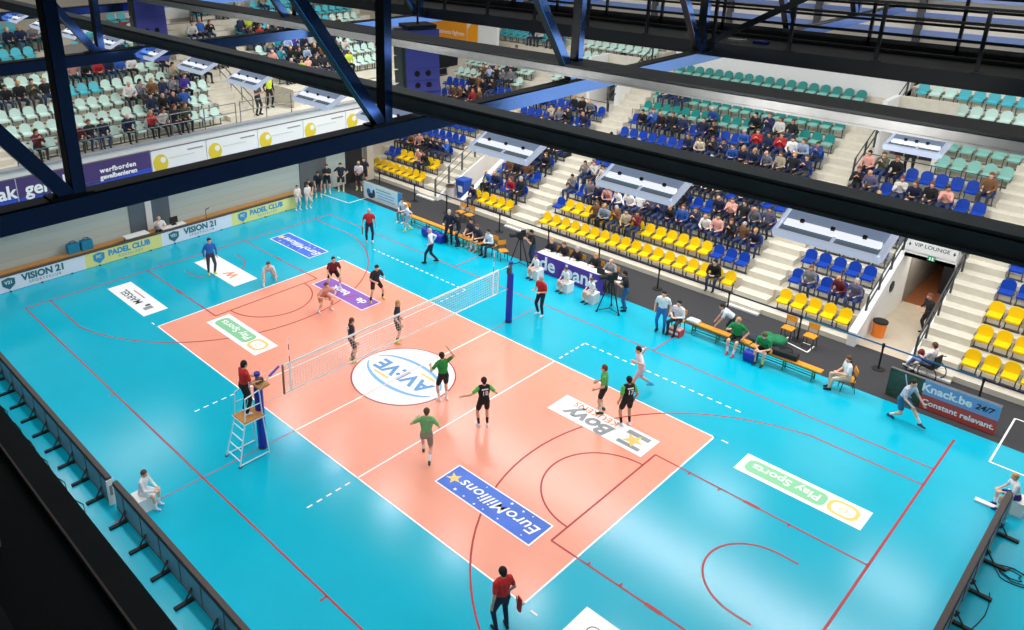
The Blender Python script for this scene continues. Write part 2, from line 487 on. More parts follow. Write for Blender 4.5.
# ---------------------------------------------------------------- end wall with gallery
bw = brick_mat('grey_brick', (194, 204, 198), (184, 194, 188), (170, 178, 172), (PI / 2, 0, PI / 2), 1.0)
g = MB(); g.span((-17.5, -16, 0), (-17.3, 12.6, 3.3), bw); struct(g.build('wall_left'))
g = MB()
g.span((-17.3, -1.6, 0), (-17.25, -0.8, 2.6), paint((92, 104, 116), 0.5)); g.span((-17.3, -0.5, 0), (-17.25, 0.42, 2.6), paint((92, 104, 116), 0.5))
g.span((-17.3, -0.8, 0), (-17.22, -0.5, 2.6), M['white'])
struct(g.build('door_1'))
g = MB(); g.span((-17.3, 8.1, 0), (-17.24, 9.9, 2.7), paint((104, 106, 108), 0.5)); struct(g.build('door_2'))
g = MB(); g.span((-17.3, 11.3, 0), (-17.24, 12.5, 2.7), M['dark']); struct(g.build('door_3'))
g = MB(); g.span((-17.5, 12.6, 0), (-16.9, 13.1, 3.3), M['beige']); g.span((-18.7, 13.1, 0), (-18.6, 17.5, 4.4), M['beige']); struct(g.build('wall_corner'))
g = MB()
g.span((-17.3, -16, 2.45), (-17.2, 12.6, 3.25), mat('window_band_glass', (120, 150, 166), 0.15, spec=0.6))
for k in range(20): g.span((-17.22, -15.5 + 1.45 * k, 2.45), (-17.16, -15.4 + 1.45 * k, 3.25), M['galv'])
struct(g.build('window_1'))
g = MB()
g.span((-18.6, -16, 3.25), (-16.15, 13.4, 3.4), M['white'])
g.span((-16.35, -16, 3.4), (-16.15, 13.4, 4.98), M['white'])
g.span((-16.45, -16, 4.98), (-16.05, 13.4, 5.08), paint((150, 152, 156), 0.5))
struct(g.build('wall_gallery_front'))

# end stand terrace
EX, EDX, EZ, EDZ = -16.9, 1.0, 5.03, 0.485
def ex(r): return EX - EDX * r
def ez(r): return EZ + EDZ * r
def end_block(y0, y1, r0, r1, stair=False, base=3.4):
    pts = [(ex(r0) + 0.5, base)]
    for r in range(r0, r1 + 1):
        if stair:
            pts += [(ex(r) + 0.5, ez(r)), (ex(r), ez(r)), (ex(r), ez(r) + EDZ / 2), (ex(r) - 0.5, ez(r) + EDZ / 2)]
        else:
            pts += [(ex(r) + 0.5, ez(r)), (ex(r) - 0.5, ez(r))]
    pts += [(ex(r1) - 0.5, base)]
    return pts, y0, y1
g = MB()
for (pts, a, b_) in (end_block(-6.2, 3.95, 0, 8), end_block(-20, -7.5, 0, 8), end_block(8.1, 18.5, 1, 8), end_block(5.3, 6.85, 3, 8)):
    g.prism(pts, 1, a, b_, M['conc'])
g.span((-18.6, -16, 3.4), (-16.36, 13.4, 5.02), M['conc'])
g.span((-20, 5.3, 3.4), (-18.6, 8.1, 5.02), M['conc'])
struct(g.build('floor_end_terrace'))
g = MB()
for (pts, a, b_) in (end_block(3.95, 5.3, 0, 8, True), end_block(-7.5, -6.2, 0, 8, True), end_block(6.85, 8.1, 3, 8, True)):
    g.prism(pts, 1, a, b_, M['conc'])
struct(g.build('floor_end_stairs'))
g = MB()
g.span((-20.2, 5.3, 5.03), (-20.0, 8.1, 6.6), M['conc']); g.span((-20.0, 7.95, 5.03), (-17.2, 8.1, 6.0), M['conc'])
g.span((-26.2, -20, 5), (-25.9, 30, 18), mat('stand_back_wall', (188, 178, 164), 0.8, noise=0.03))
struct(g.build('wall_end_back'))
# corner wall with the orange advertising board
g = MB()
g.span((-26, 24.0, 3), (-20.2, 24.2, 6.2), M['dark']); g.span((-20.2, 24.0, 3), (-19.4, 24.25, 6.2), M['greyw'])
g.span((-26, 24.0, 6.2), (-17.2, 24.25, 12), M['white']); g.span((-19.4, 24, 3), (-17.2, 24.25, 6.2), M['white'])
g.span((-26, 17.8, 3.4), (-20.3, 24, 3.55), M['concd'])
g.span((-20.3, 17.2, 3.0), (-20.15, 24, 3.9), M['white'])
struct(g.build('wall_corner_upper'))

# right / front shell (outside the picture, closes the hall)
g = MB(); g.span((24, -20, 0), (24.3, 11, 20), M['black']); g.span((24, 11, 0), (24.3, 31, 20), M['white']); struct(g.build('wall_right'))
g = MB(); g.span((-26, -20.3, 0), (24.3, -20, 20), M['black']); struct(g.build('wall_front'))
g = MB(); g.span((-26.2, -20.3, 20), (24.3, 31.4, 20.3), M['greyw']); struct(g.build('ceiling'))

#PART2
# ---------------------------------------------------------------- roof steel
def truss(x, label, ys, y0, y1):
    t = thing('roof_truss', label, 'truss', (x, 0, 11.83))
    b = MB()
    b.span((-0.13, y0, 0.20), (0.09, y1, 0.24), M['steel']); b.span((-0.13, y0, 0.0), (0.09, y1, 0.04), M['steel'])
    b.span((-0.10, y0, 0.04), (0.06, y1, 0.20), M['steel'])
    b.build('bottom_chord', t)
    b = MB(); b.span((0.08, y0, 0.0), (0.11, y1, 0.22), M['steelb']); b.build('chord_face_plate', t)
    for y in ys:
        b = MB(); b.span((-0.085, y - 0.07, 0.24), (0.075, y + 0.07, 4.6), M['steel']); b.build('upright', t)
        b = MB(); b.span((0.075, y - 0.065, 0.24), (0.09, y + 0.065, 4.6), M['steelb']); b.build('upright_face_plate', t)
        b = MB(); b.bar((0, y - 0.1, 0.24), (0, y - 2.25, 3.25), 0.13, 0.15, M['steel']); b.build('diagonal_brace', t)
        b = MB(); b.bar((0.07, y - 0.1, 0.24), (0.07, y - 2.25, 3.25), 0.012, 0.15, M['steelb']); b.build('brace_face_plate', t)
        b = MB(); b.span((-0.12, y - 0.3, 0.22), (0.10, y + 0.14, 0.26), M['steel']); b.build('gusset_plate', t)
    b = MB(); b.span((-0.16, y0, 4.5), (0.16, y1, 4.8), M['steel']); b.build('top_chord', t)
    return t
truss(9.2, 'near black and blue roof truss crossing from left edge to the catwalk', (-12.9, -8.62, -4.2, 0.2, 4.6, 9.0), -17, 13)
truss(0.6, 'second roof truss, behind the near one, its blue face above the crowd', (-13.2, -9.0, -4.0, 0.2, 4.6, 9.0), -17, 13)
truss(-8.0, 'third roof truss, farthest, cut by the top of the picture', (-9.0, -4.0, 0.2, 4.6), -17, 13)

def cable_bar(label, y0, y1, z0, z1, side, cover='barg'):
    t = thing('lighting_bar', label, 'lighting bar', (0, y0, z0))
    b = MB(); b.span((-25, 0, z1 - z0 - 0.03), (22, y1 - y0, z1 - z0), M[cover]); b.span((-25, 0.02, 0.0), (22, y1 - y0, z1 - z0 - 0.03), M[cover]); b.build('top_cover', t)
    b = MB(); b.span((-25, -0.012, -0.01), (22, 0.01, z1 - z0 - 0.05), M[side]); b.span((-25, -0.03, 0.0), (22, -0.012, 0.025), M[side]); b.build('side_panel', t)
    return t
cable_bar('thick black lighting bar with floodlights crossing the whole hall', -8.2, -7.9, 12.17, 12.40, 'barg')
cable_bar('slimmer lighting bar with pale metal side, second from the camera', -4.6, -3.95, 12.2, 12.39, 'alu', 'steelg')
cable_bar('dark bar along the camera catwalk edge at lower left', -12.75, -12.5, 12.1, 12.3, 'steelg') if False else None

lampw = mat('lamp_white_strip', (245, 248, 255), 0.35, emit=1.0)
lampg = mat('grey_blue_glass_glow', (140, 156, 184), 0.45, spec=0.3, emit=0.55)  # both panes get an added glow that keeps them pale
lampd = mat('slate_glass_glow', (104, 122, 134), 0.45, spec=0.3, emit=0.5)
rim = mat('lamp_rim_glow', (214, 222, 244), 0.4, emit=0.62)  # added glow brightens the otherwise unlit rim
def floodlight(label, x, y, z, w=0.98, tilt=0.42):
    t = thing('hanging_floodlight', label, 'floodlight', (x, y, z), 0, 'floodlights hung under the lighting bars')
    t.rotation_euler = (tilt, 0, 0)
    b = MB(); b.box((0, 0, -0.03), (w - 0.04, 0.78, 0.03), M['alu']); b.build('housing', t)
    b = MB(); b.box((0, 0.09, 0.0), (w - 0.06, 0.58, 0.04), lampg, (0.05, 0, 0)); b.build('rear_pane', t)
    b = MB(); b.box((0.0, -0.235, 0.0), (w - 0.10, 0.085, 0.05), lampw); b.build('lamp_strip', t)
    for k in range(3):
        b = MB(); b.box((-w / 2 + 0.2 + k * (w - 0.4) / 2, -0.2, 0.03), (0.035, 0.03, 0.05), M['black']); b.build('clip', t)
    b = MB(); b.box((0, -0.32, -0.01), (w - 0.06, 0.11, 0.04), lampd, (-0.06, 0, 0)); b.build('front_pane', t)
    b = MB(); b.box((0, -0.39, -0.01), (w, 0.035, 0.08), rim); b.build('front_rim', t)
    b = MB(); b.box((w / 2, 0, 0.0), (0.05, 0.80, 0.06), rim); b.build('end_rim', t)
    b = MB(); b.box((-w / 2, 0, -0.01), (0.02, 0.80, 0.06), rim); b.build('end_rim', t)
    b = MB(); b.box((0.05, -0.31, 0.015), (0.025, 0.15, 0.02), rim); b.build('cross_strap', t)
    return t
ords = ['first', 'second', 'third', 'fourth', 'fifth', 'sixth', 'seventh', 'eighth', 'ninth', 'tenth', 'eleventh', 'twelfth', 'thirteenth', 'fourteenth', 'fifteenth', 'sixteenth', 'seventeenth', 'eighteenth', 'nineteenth', 'twentieth']
for k, x in enumerate((14.98, 12.88, 10.85, 8.45, 6.75, 4.6, 2.7, 0.6, -1.5, -3.6, -5.7, -7.8)):
    floodlight('%s floodlight from the right along the thick black lighting bar' % ords[k], x, -7.76, 12.02)
t = floodlight('white floodlight tray under the slim pale bar, above the empty mint seats', 14.55, -3.8, 12.0, 0.66, 0.25)

# catwalk in front of the stand
t = thing('roof_catwalk', 'long black catwalk with railings along the top right of the picture', 'catwalk', (0, 0.45, 11.94))
b = MB(); b.span((-30, 0.1, 0.2), (22, 2.0, 0.26), M['steel']); b.span((-30, 0, 0.17), (22, 0.25, 0.29), M['steel']); b.span((-30, 0, 0), (22, 0.06, 0.17), M['steel']); b.build('deck', t)
b = MB(); b.span((-30, 1.35, 0.26), (22, 1.4, 0.34), M['steel']); b.span((-30, 2.0, 0.2), (22, 2.06, 0.44), M['steel']); b.build('toe_board', t)
for k in range(24):
    x = 14.1 - 1.6 * k
    b = MB(); b.span((x - 0.03, 0.02, 0.2), (x + 0.03, 0.08, 1.35), M['steel']); b.box((x, 0.06, 0.29), (0.16, 0.12, 0.03), M['steel']); b.build('front_post', t)
    x = 13.3 - 1.6 * k
    b = MB(); b.span((x - 0.03, 2.0, 0.2), (x + 0.03, 2.06, 1.35), M['steel']); b.build('rear_post', t)
b = MB()
for y in (0.05, 2.03):
    for z in (0.8, 1.1, 1.35): b.span((-30, y - 0.025, z - 0.025), (22, y + 0.025, z + 0.025), M['steel'])
b.build('handrail', t)
b = MB(); b.bar((9.2, 0.0, 0.25), (11.4, 0.0, 1.5), 0.09, 0.12, M['steel']); b.build('diagonal_brace', t)
t = thing('case', 'small white and dark equipment cases lying on the catwalk deck', 'case', (9.55, 1.1, 12.2))
b = MB(); b.box((0, 0, 0.03), (0.35, 0.16, 0.06), M['white']); b.box((0.0, 0, 0.065), (0.3, 0.02, 0.012), M['galv']); b.build('white_case', t)
b = MB(); b.box((0.5, 0.05, 0.03), (0.3, 0.14, 0.06), M['bluepad']); b.box((0.5, 0.05, 0.065), (0.1, 0.02, 0.012), M['galv']); b.build('blue_case', t)

# the catwalk the photograph is taken from
t = thing('camera_catwalk', 'black catwalk edge and railing filling the lower left corner', 'catwalk', (0, -15.2, 12.3))
b = MB(); b.span((-6, 0.24, 0.0), (17.6, 0.35, 0.03), M['steelg']); b.span((-6, 0.335, -0.3), (17.6, 0.35, 0.0), M['steelg']); b.build('edge_beam', t)
b = MB(); b.span((-6, 0.231, 0.0), (17.6, 0.24, 0.03), paint((196, 168, 162), 0.4)); b.build('edge_highlight', t)  # pale colour paints the highlight along the catwalk edge
b = MB(); b.span((-6, -0.5, -0.35), (16.6, 0.24, -0.005), M['steel']); b.build('deck', t)
b = MB(); b.tube((14.20, 0.0, -0.3), (14.20, 0.0, 2.0), 0.022, M['alu'], 10); b.build('railing_post', t)
b = MB(); b.bar((13.2, -0.15, 0.0), (15.0, -0.15, 0.0), 0.12, 0.03, M['steelg']); b.build('cable_tray', t)

# loudspeaker line arrays
spg = paint((62, 70, 64), 0.6); sp_bluelit = paint((100, 100, 196), 0.5)  # blue light on the dark cabinets is put into the front paint
def line_array(label, loc, rz, n=6):
    t = thing('line_array_speaker', label, 'loudspeaker', loc, rz)
    z = 0; y = 0; a = 0
    for k in range(n):
        b = MB(); R = (-a, 0, 0)
        b.box((0, 0, 0), (0.62, 0.5, 0.27), sp_bluelit, R); b.box((-0.33, 0, 0), (0.06, 0.52, 0.28), spg, R)
        R3 = Euler(R).to_matrix()
        o = b.build('speaker_box', t, (0, y, z))
        for xx in ((-0.1, 0.1) if k >= n - 3 else ()):
            g = MB(); p = R3 @ Vector((xx, -0.255, 0)); g.sphere(tuple(p), (0.05, 0.02, 0.07), M['black'], 10, 6); g.build('driver', o)
        a += 0.05 + 0.03 * k; z -= 0.285; y -= 0.29 * math.sin(a) * 0.5
    b = MB(); b.box((0, 0, 0.2), (0.5, 0.6, 0.08), M['steel']); b.tube((0, 0, 0.2), (0, 0, 1.6), 0.02, M['steel']); b.build('flying_frame', t)
    return t
line_array('hanging blue-lit loudspeaker column beside the tall black upright, above the corner seats', (2.62, -1.78, 11.9), math.radians(68), 6)
line_array('hanging dark blue-lit loudspeaker column near the scoreboard, behind the thick bar', (-7.2, -4.2, 12.2), math.radians(75), 6)
for o in list(COL.objects):
    if o.name.startswith('line_array_speaker'): o.scale = (1.5, 1.15, 1.15)

# ---------------------------------------------------------------- gallery boards (hang on the end wall)
adv = 'advertising boards along the gallery'
def gboard(label, y0, y1, z0, z1, base, cat='advertising board'):
    t = thing('gallery_board', label, cat, (-16.15, (y0 + y1) / 2, (z0 + z1) / 2), PI / 2, adv)
    w, h = y1 - y0 - 0.05, z1 - z0
    b = MB(); b.box((0, -0.03, 0), (w, 0.04, h), base); b.box((0, -0.03, h / 2), (w + 0.02, 0.06, 0.04), M['galv']); b.build('panel', t)
    return t, w, h
RX = (PI / 2, 0, 0)
purp = mat('board_purple', (70, 52, 112), 0.5); pblue = mat('board_blue', (44, 70, 190), 0.5)
for (lab, y0, y1, txt) in (('purple and blue gallery board cut by the left picture edge', -11.6, -6.5, 0), ('purple and blue gallery board with small white lettering, behind the tall upright', -6.5, -0.72, 1)):
    t, w, h = gboard(lab, y0, y1, 3.45, 4.68, purp)
    b = MB(); b.prism([(-w / 2, -h / 2), (w / 2, -h / 2), (w / 2, -h * 0.12), (0, -h * 0.3), (-w / 2, -h * 0.22)], 1, -0.056, -0.05, pblue)
    for k in range(4): b.bar((-w / 2 + 0.1, -0.058, -h / 2 + 0.08 + 0.09 * k), (w / 2 - 0.1, -0.058, -h / 2 + 0.05 + 0.12 * k), 0.004, 0.02, mat('board_cyan', (60, 140, 220), 0.5), (0, 1, 0))
    b.build('blue_wave', t)
    if txt:
        text('gerjak', 0.78, white, t, (-1.65, -0.06, 0.05), RX, bold=0.02)
        text('werfborden', 0.3, white, t, (1.35, -0.06, 0.17), RX, bold=0.012, spacing=1.15); text('gevelbenieren', 0.3, white, t, (1.35, -0.06, -0.13), RX, bold=0.012)
    else:
        text('gerjak', 0.78, white, t, (1.55, -0.06, 0.05), RX, bold=0.02)
ys = [-0.72, 2.07, 4.92, 7.68, 10.5, 13.3]
pl = ('next to the purple board', 'below the seats beside the stairs', 'under the stairs of the end stand', 'below the standing cameraman', 'nearest the hall corner')
for k in range(5):
    t, w, h = gboard('white gallery board with yellow disc, %s' % pl[k], ys[k], ys[k + 1], 3.5, 4.65, mat('board_white', (240, 238, 236), 0.5))
    b = MB(); b.prism([(-w / 2 + 0.42 + 0.36 * math.cos(2 * PI * j / 28), -0.08 + 0.42 * math.sin(2 * PI * j / 28)) for j in range(28)], 1, -0.06, -0.05, mat('board_yellow', (228, 200, 50), 0.5))
    b.prism([(-w / 2 + 0.55 + 0.14 * math.cos(2 * PI * j / 20), 0.06 + 0.14 * math.sin(2 * PI * j / 20)) for j in range(20)], 1, -0.064, -0.06, mat('board_white', (240, 238, 236), 0.5)); b.build('yellow_disc', t)
    b = MB(); b.box((w / 2 - 0.55, -0.055, 0.3), (0.8, 0.01, 0.07), adgrey); b.box((0.1, -0.055, 0.08), (1.3, 0.01, 0.05), mat('faint_grey', (214, 212, 210), 0.5)); b.build('grey_line_lettering', t)
t, w, h = gboard('small white board with green lettering at the left picture edge', -8.3, -5.3, 2.75, 3.4, white)
text('WWW', 0.55, mat('board_green', (90, 180, 70), 0.5), t, (0.2, -0.06, -0.02), RX, bold=0.02)
t, w, h = gboard('narrow plain white board below the yellow-disc boards', 0.2, 2.2, 2.95, 3.38, white)

def railing(label, pts, h=1.0, posts=None, name='railing', m='galv', rails=(1.0, 0.55), r=0.025):
    t = thing(name, label, 'railing', pts[0])
    P = [Vector(p) - Vector(pts[0]) for p in pts]
    for a, c in zip(P, P[1:]):
        n = max(1, round((c - a).length / 1.6))
        for k in range(n + 1):
            p = a.lerp(c, k / n)
            b = MB(); b.tube(p, p + Vector((0, 0, h)), r * 1.1, M[m], 6); b.build('post', t)
    b = MB()
    for f in rails:
        b.path([p + Vector((0, 0, h * f)) for p in P], r, M[m])
    b.build('rail', t)
    return t
railing('grey steel railing on the gallery in front of the end stand', [(-16.35, -6.2, 5.08), (-16.35, 3.95, 5.08)])
railing('grey steel railing at the gallery edge beside the standing cameraman', [(-16.35, 4.2, 5.08), (-16.35, 13.2, 5.08)])
railing('left gallery railing cut by the picture edge', [(-16.35, -12, 5.08), (-16.35, -7.4, 5.08)])
def stair_rail(label, x, r0, r1, m='galv', h=1.0):
    t = thing('handrail', label, 'handrail', (x, ry(r0) - 0.5, rz_(r0)))
    p0 = Vector((0, 0, 0)); top = []
    for r in range(r0, r1 + 1):
        p = Vector((0, DY * (r - r0), DZ * (r - r0)))
        b = MB(); b.bar(p, p + Vector((0, 0, h)), 0.06, 0.10, M[m], (0, 1, 0)); b.build('post', t)
        top.append(p)
    b = MB()
    for f in (1.0, 0.55): b.path([p + Vector((0, 0, h * f)) for p in top], 0.028, M[m])
    b.build('rail', t)
    return t
stair_rail('dark handrail on the stairs beside the lounge tunnel', 11.78, 0, 4, 'steelg')
stair_rail('grey handrail along the wall above the lounge tunnel side', 9.75, 1, 5, 'steelg', 0.9)
stair_rail('grey handrail on the stairs beside the blue bin', -11.78, 0, 5)
stair_rail('dark handrail on the upper stairs right of the teal seats', 6.5, 7, 12, 'steelg')
stair_rail('dark handrail beside the upper entrance left of the teal seats', -6.75, 8, 12, 'steelg')
railing('dark railing in front of the upper right entrance', [(6.5, ry(8) - 0.45, rz_(7)), (9.1, ry(8) - 0.45, rz_(7)), (11.6, ry(8) - 0.45, rz_(7))], 1.0, m='steelg', rails=(1.0,), r=0.02)
railing('thin dark railing in front of the lowest teal row', [(-5.2, ry(8) - 0.45, rz_(7)), (5.0, ry(8) - 0.45, rz_(7))], 0.95, m='galv', rails=(1.0,), r=0.018)
railing('dark railing in front of the upper left entrance', [(-11.6, ry(8) - 0.45, rz_(7)), (-6.7, ry(8) - 0.45, rz_(7))], 1.0, m='steelg', rails=(1.0,), r=0.02)
railing('steel railing where two men stand in the upper corner', [(-20.1, 17.6, 4.0), (-20.1, 22.5, 4.0)], 0.95)
t = thing('handrail', 'grey handrail on the end stand stairs beside the beige wall', 'handrail', (-17.0, 5.35, 5.03))
b = MB()
for k in range(4): b.tube((-k * 1.0, 0, k * EDZ), (-k * 1.0, 0, k * EDZ + 1.0), 0.03, M['galv'], 6)
b.build('post_row', t)['kind'] = 'stuff'
b = MB(); b.path([(-k * 1.0, 0, k * EDZ + 1.0) for k in range(4)], 0.03, M['galv']); b.path([(-k * 1.0, 0, k * EDZ + 0.5) for k in range(4)], 0.025, M['galv']); b.build('rail', t)

# lounge sign and exit sign over the tunnel
t = thing('tunnel_sign', 'white lounge sign with two arrows over the tunnel opening', 'sign', (10.75, 16.99, 2.98))
b = MB(); b.box((0, -0.015, 0), (1.66, 0.03, 0.5), M['white']); b.build('panel', t)
text('VIP LOUNGE', 0.21, M['dark'], t, (0.0, -0.035, 0.03), RX)
for s in (-1, 1):
    b = MB(); b.prism([(-0.05, 0.0), (0.05, 0.0), (0, -0.09)], 1, -0.036, -0.031, M['dark']); b.bar((0, -0.034, 0), (0, -0.034, 0.06), 0.03, 0.004, M['dark'], (0, 1, 0)); b.build('arrow', t, (s * 0.74, 0, 0.02))
t = thing('exit_sign', 'small green exit pictogram under the lounge sign', 'sign', (10.8, 16.99, 2.6))
b = MB(); b.box((0, -0.02, 0), (0.24, 0.04, 0.17), mat('exit_green', (40, 160, 110), 0.4)); b.build('plate', t)
b = MB(); b.box((-0.04, -0.043, 0), (0.05, 0.006, 0.11), white); b.box((0.05, -0.043, 0), (0.05, 0.006, 0.13), white); b.build('pictogram', t)
t = thing('round_vent', 'round dark ventilation cover on the tunnel side wall', 'vent', (9.9, 16.2, 1.4))
b = MB(); b.tube((0, 0, 0), (0.04, 0, 0), 0.22, M['dark'], 20); b.tube((0.04, 0, 0), (0.06, 0, 0), 0.15, M['steelg'], 20); b.build('cover', t)

# orange board high in the corner
t = thing('orange_board', 'orange advertising board with white lettering high in the hall corner', 'advertising board', (-21.4, 23.98, 7.1))
b = MB(); b.prism([(-2.0, -0.65), (1.55, -0.65), (1.55, 0.75), (0.4, 0.95), (-2.0, 0.6)], 1, -0.05, 0, paint((244, 160, 30), 0.5)); b.prism([(1.65, -0.55), (2.55, -0.6), (2.55, 0.7), (2.1, 0.75), (1.65, 0.25)], 1, -0.05, 0, paint((244, 160, 30), 0.5)); b.build('panel', t)
text('business lighten', 0.42, white, t, (0.05, -0.06, -0.1), RX)
b = MB(); b.bar((-1.9, -0.055, -0.45), (1.4, -0.055, -0.3), 0.02, 0.08, paint((250, 190, 90), 0.5), (0, 1, 0)); b.build('pale_stripe', t)
# scoreboard on the end wall
t = thing('scoreboard', 'black scoreboard above a white screen on the end stand wall', 'scoreboard', (-25.85, 5.6, 10.1), PI / 2)
b = MB(); b.box((0, -0.06, 0.55), (2.4, 0.1, 0.55), M['black']); b.build('display_case', t)
b = MB()
for z in (0.45, 0.66):
    b.box((-0.8, -0.115, z), (0.4, 0.01, 0.14), mat('led_yellow', (226, 210, 70), 0.4, emit=0.6))
b.build('digits', t)
b = MB(); b.box((0.2, -0.05, -0.55), (2.3, 0.06, 1.0), M['white']); b.box((0.2, -0.05, 0.02), (1.9, 0.05, 0.12), M['greyw']); b.build('screen', t)
t = thing('wall_panel', 'tall narrow dark panel beside the white screen', 'panel', (-25.85, 7.9, 9.9), PI / 2)
b = MB(); b.box((0, -0.04, 0), (0.5, 0.06, 2.0), M['dark']); b.box((0, -0.08, 0), (0.06, 0.03, 1.8), M['steelg']); b.build('panel', t)
t = thing('wall_niche', 'grey entrance recess in the end stand behind the tall upright', 'recess', (-22.2, -0.9, 7.6))
b = MB(); b.box((-0.1, 0, 0.2), (0.3, 2.4, 1.9), paint((128, 122, 118), 0.7)); b.box((0.2, 1.5, 0.0), (1.0, 0.12, 1.5), M['conc']); b.box((0.2, -1.3, 0.0), (1.0, 0.12, 1.5), M['conc']); b.build('recess_wall', t)
t = thing('poster', 'red and white poster on the wall beside the scoreboard', 'poster', (-25.86, 3.2, 9.2), PI / 2)
b = MB(); b.box((0, -0.03, 0), (1.2, 0.03, 0.8), M['white']); b.box((0, -0.05, -0.1), (1.2, 0.02, 0.35), paint((200, 40, 50), 0.5)); b.build('sheet', t)

# ---------------------------------------------------------------- end banner (floor level)
def banner_seg(label, y0, y1, style):
    t = thing('floor_banner', label, 'banner', (-16.0, (y0 + y1) / 2, 0.0), PI / 2, 'boards along the end wall')
    w = y1 - y0
    base = {0: mat('banner_white', (226, 230, 240), 0.5), 1: mat('banner_lime', (232, 226, 142), 0.5)}[style]
    b = MB(); b.box((0, 0, 0.36), (w, 0.05, 0.68), base); b.build('panel', t)
    b = MB(); b.box((0, 0.02, 0.715), (w, 0.12, 0.05), M['foam']); b.build('top_edge', t)
    b = MB()
    for k in range(3): b.box((-w / 2 + (k + 0.5) * w / 3, -0.04, 0.02), (0.06, 0.1, 0.04), M['black'])
    b.build('foot_row', t)['kind'] = 'stuff'
    c = mat('banner_teal', (36, 108, 120), 0.5) if style == 0 else mat('banner_cyan', (50, 150, 200), 0.5)
    b = MB(); x0 = -w / 2 + 0.62
    b.prism([(x0 - 0.26, 0.56), (x0, 0.63), (x0 + 0.26, 0.56), (x0 + 0.25, 0.3), (x0, 0.1), (x0 - 0.25, 0.3)], 1, -0.034, -0.026, c)
    b.build('shield_emblem', t)
    text('V21' if style == 0 else 'PC', 0.2, base, t, (x0, -0.036, 0.42), RX, depth=0.001, bold=0.006)
    text('VISION 21' if style == 0 else 'PADEL CLUB', 0.40 if style == 0 else 0.35, c, t, (x0 + 1.42, -0.03, 0.45), RX, bold=0.018)
    text('SPORTSCLUB' if style == 0 else 'ROESELARE', 0.16, c, t, (x0 + 1.45, -0.03, 0.19), RX, spacing=1.5)
    return t
banner_seg('white banner with teal shield, nearest the left picture edge', -8.15, -4.35, 0)
banner_seg('lime banner with blue shield, between the two white banners', -4.35, -0.75, 1)
banner_seg('white banner with teal shield, in front of the man at the table', -0.75, 3.0, 0)
banner_seg('lime banner with blue shield, beside the ball boys in white', 3.0, 6.85, 1)
banner_seg('white banner outside the left picture edge', -12, -8.15, 0)
t = thing('wall_bench', 'long wooden bench along the grey end wall', 'bench', (-16.95, -3, 0))
b = MB(); b.box((0, 0, 0.5), (0.4, 21.5, 0.06), M['wood']); b.build('seat_plank', t)
b = MB(); b.box((-0.12, 0, 0.25), (0.06, 21.4, 0.45), M['woodd']); b.build('front_board', t)
for y, lab in ((-4.45, 'nearer the picture edge'), (-3.85, 'next to its twin towards the table')):
    t = thing('bag', 'small cyan bag on the wall bench, %s' % lab, 'bag', (-16.95, y, 0.53))
    b = MB(); b.box((0, 0, 0.22), (0.3, 0.5, 0.42), paint((30, 140, 180), 0.6)); b.box((0.0, 0, 0.44), (0.2, 0.4, 0.04), paint((24, 110, 150), 0.6)); b.build('body', t)
    b = MB(); b.path([(0, -0.12, 0.45), (0, -0.1, 0.55), (0, 0.1, 0.55), (0, 0.12, 0.45)], 0.015, M['black']); b.build('handle', t)
def table(label, x, y, w, d, h, rz=0, top='white'):
    t = thing('table', label, 'table', (x, y, 0), rz)
    b = MB(); b.box((0, 0, h - 0.02), (w, d, 0.04), M[top]); b.build('tabletop', t)
    for sx in (-1, 1):
        for sy in (-1, 1):
            b = MB(); b.tube((sx * (w / 2 - 0.06), sy * (d / 2 - 0.06), 0), (sx * (w / 2 - 0.06), sy * (d / 2 - 0.06), h - 0.04), 0.022, M['galv'], 6); b.build('leg', t)
    return t
table('white table with brown edge behind the end banner', -16.42, -1.75, 0.5, 1.1, 0.8, 0)
table('white table in front of the sitting man behind the end banner', -16.35, 0.05, 0.4, 1.2, 0.78, 0)
t = thing('monitor', 'small dark monitor on the table behind the end banner', 'monitor', (-16.4, 0.15, 0.78))
b = MB(); b.box((0, 0, 0.24), (0.05, 0.4, 0.3), M['black']); b.box((0, 0, 0.05), (0.04, 0.06, 0.1), M['black']); b.box((0, 0, 0.01), (0.18, 0.24, 0.02), M['black']); b.build('screen', t)
t = thing('microphone_stand', 'thin black microphone stand behind the white banner', 'stand', (-16.5, 1.9, 0))
b = MB(); b.tube((0, 0, 0), (0, 0, 1.05), 0.015, M['black'], 6); b.tube((0, 0, 1.05), (0.12, 0.15, 1.15), 0.02, M['black'], 6); b.tube((0, 0, 0), (0, 0, 0.02), 0.14, M['black'], 14); b.build('pole', t)

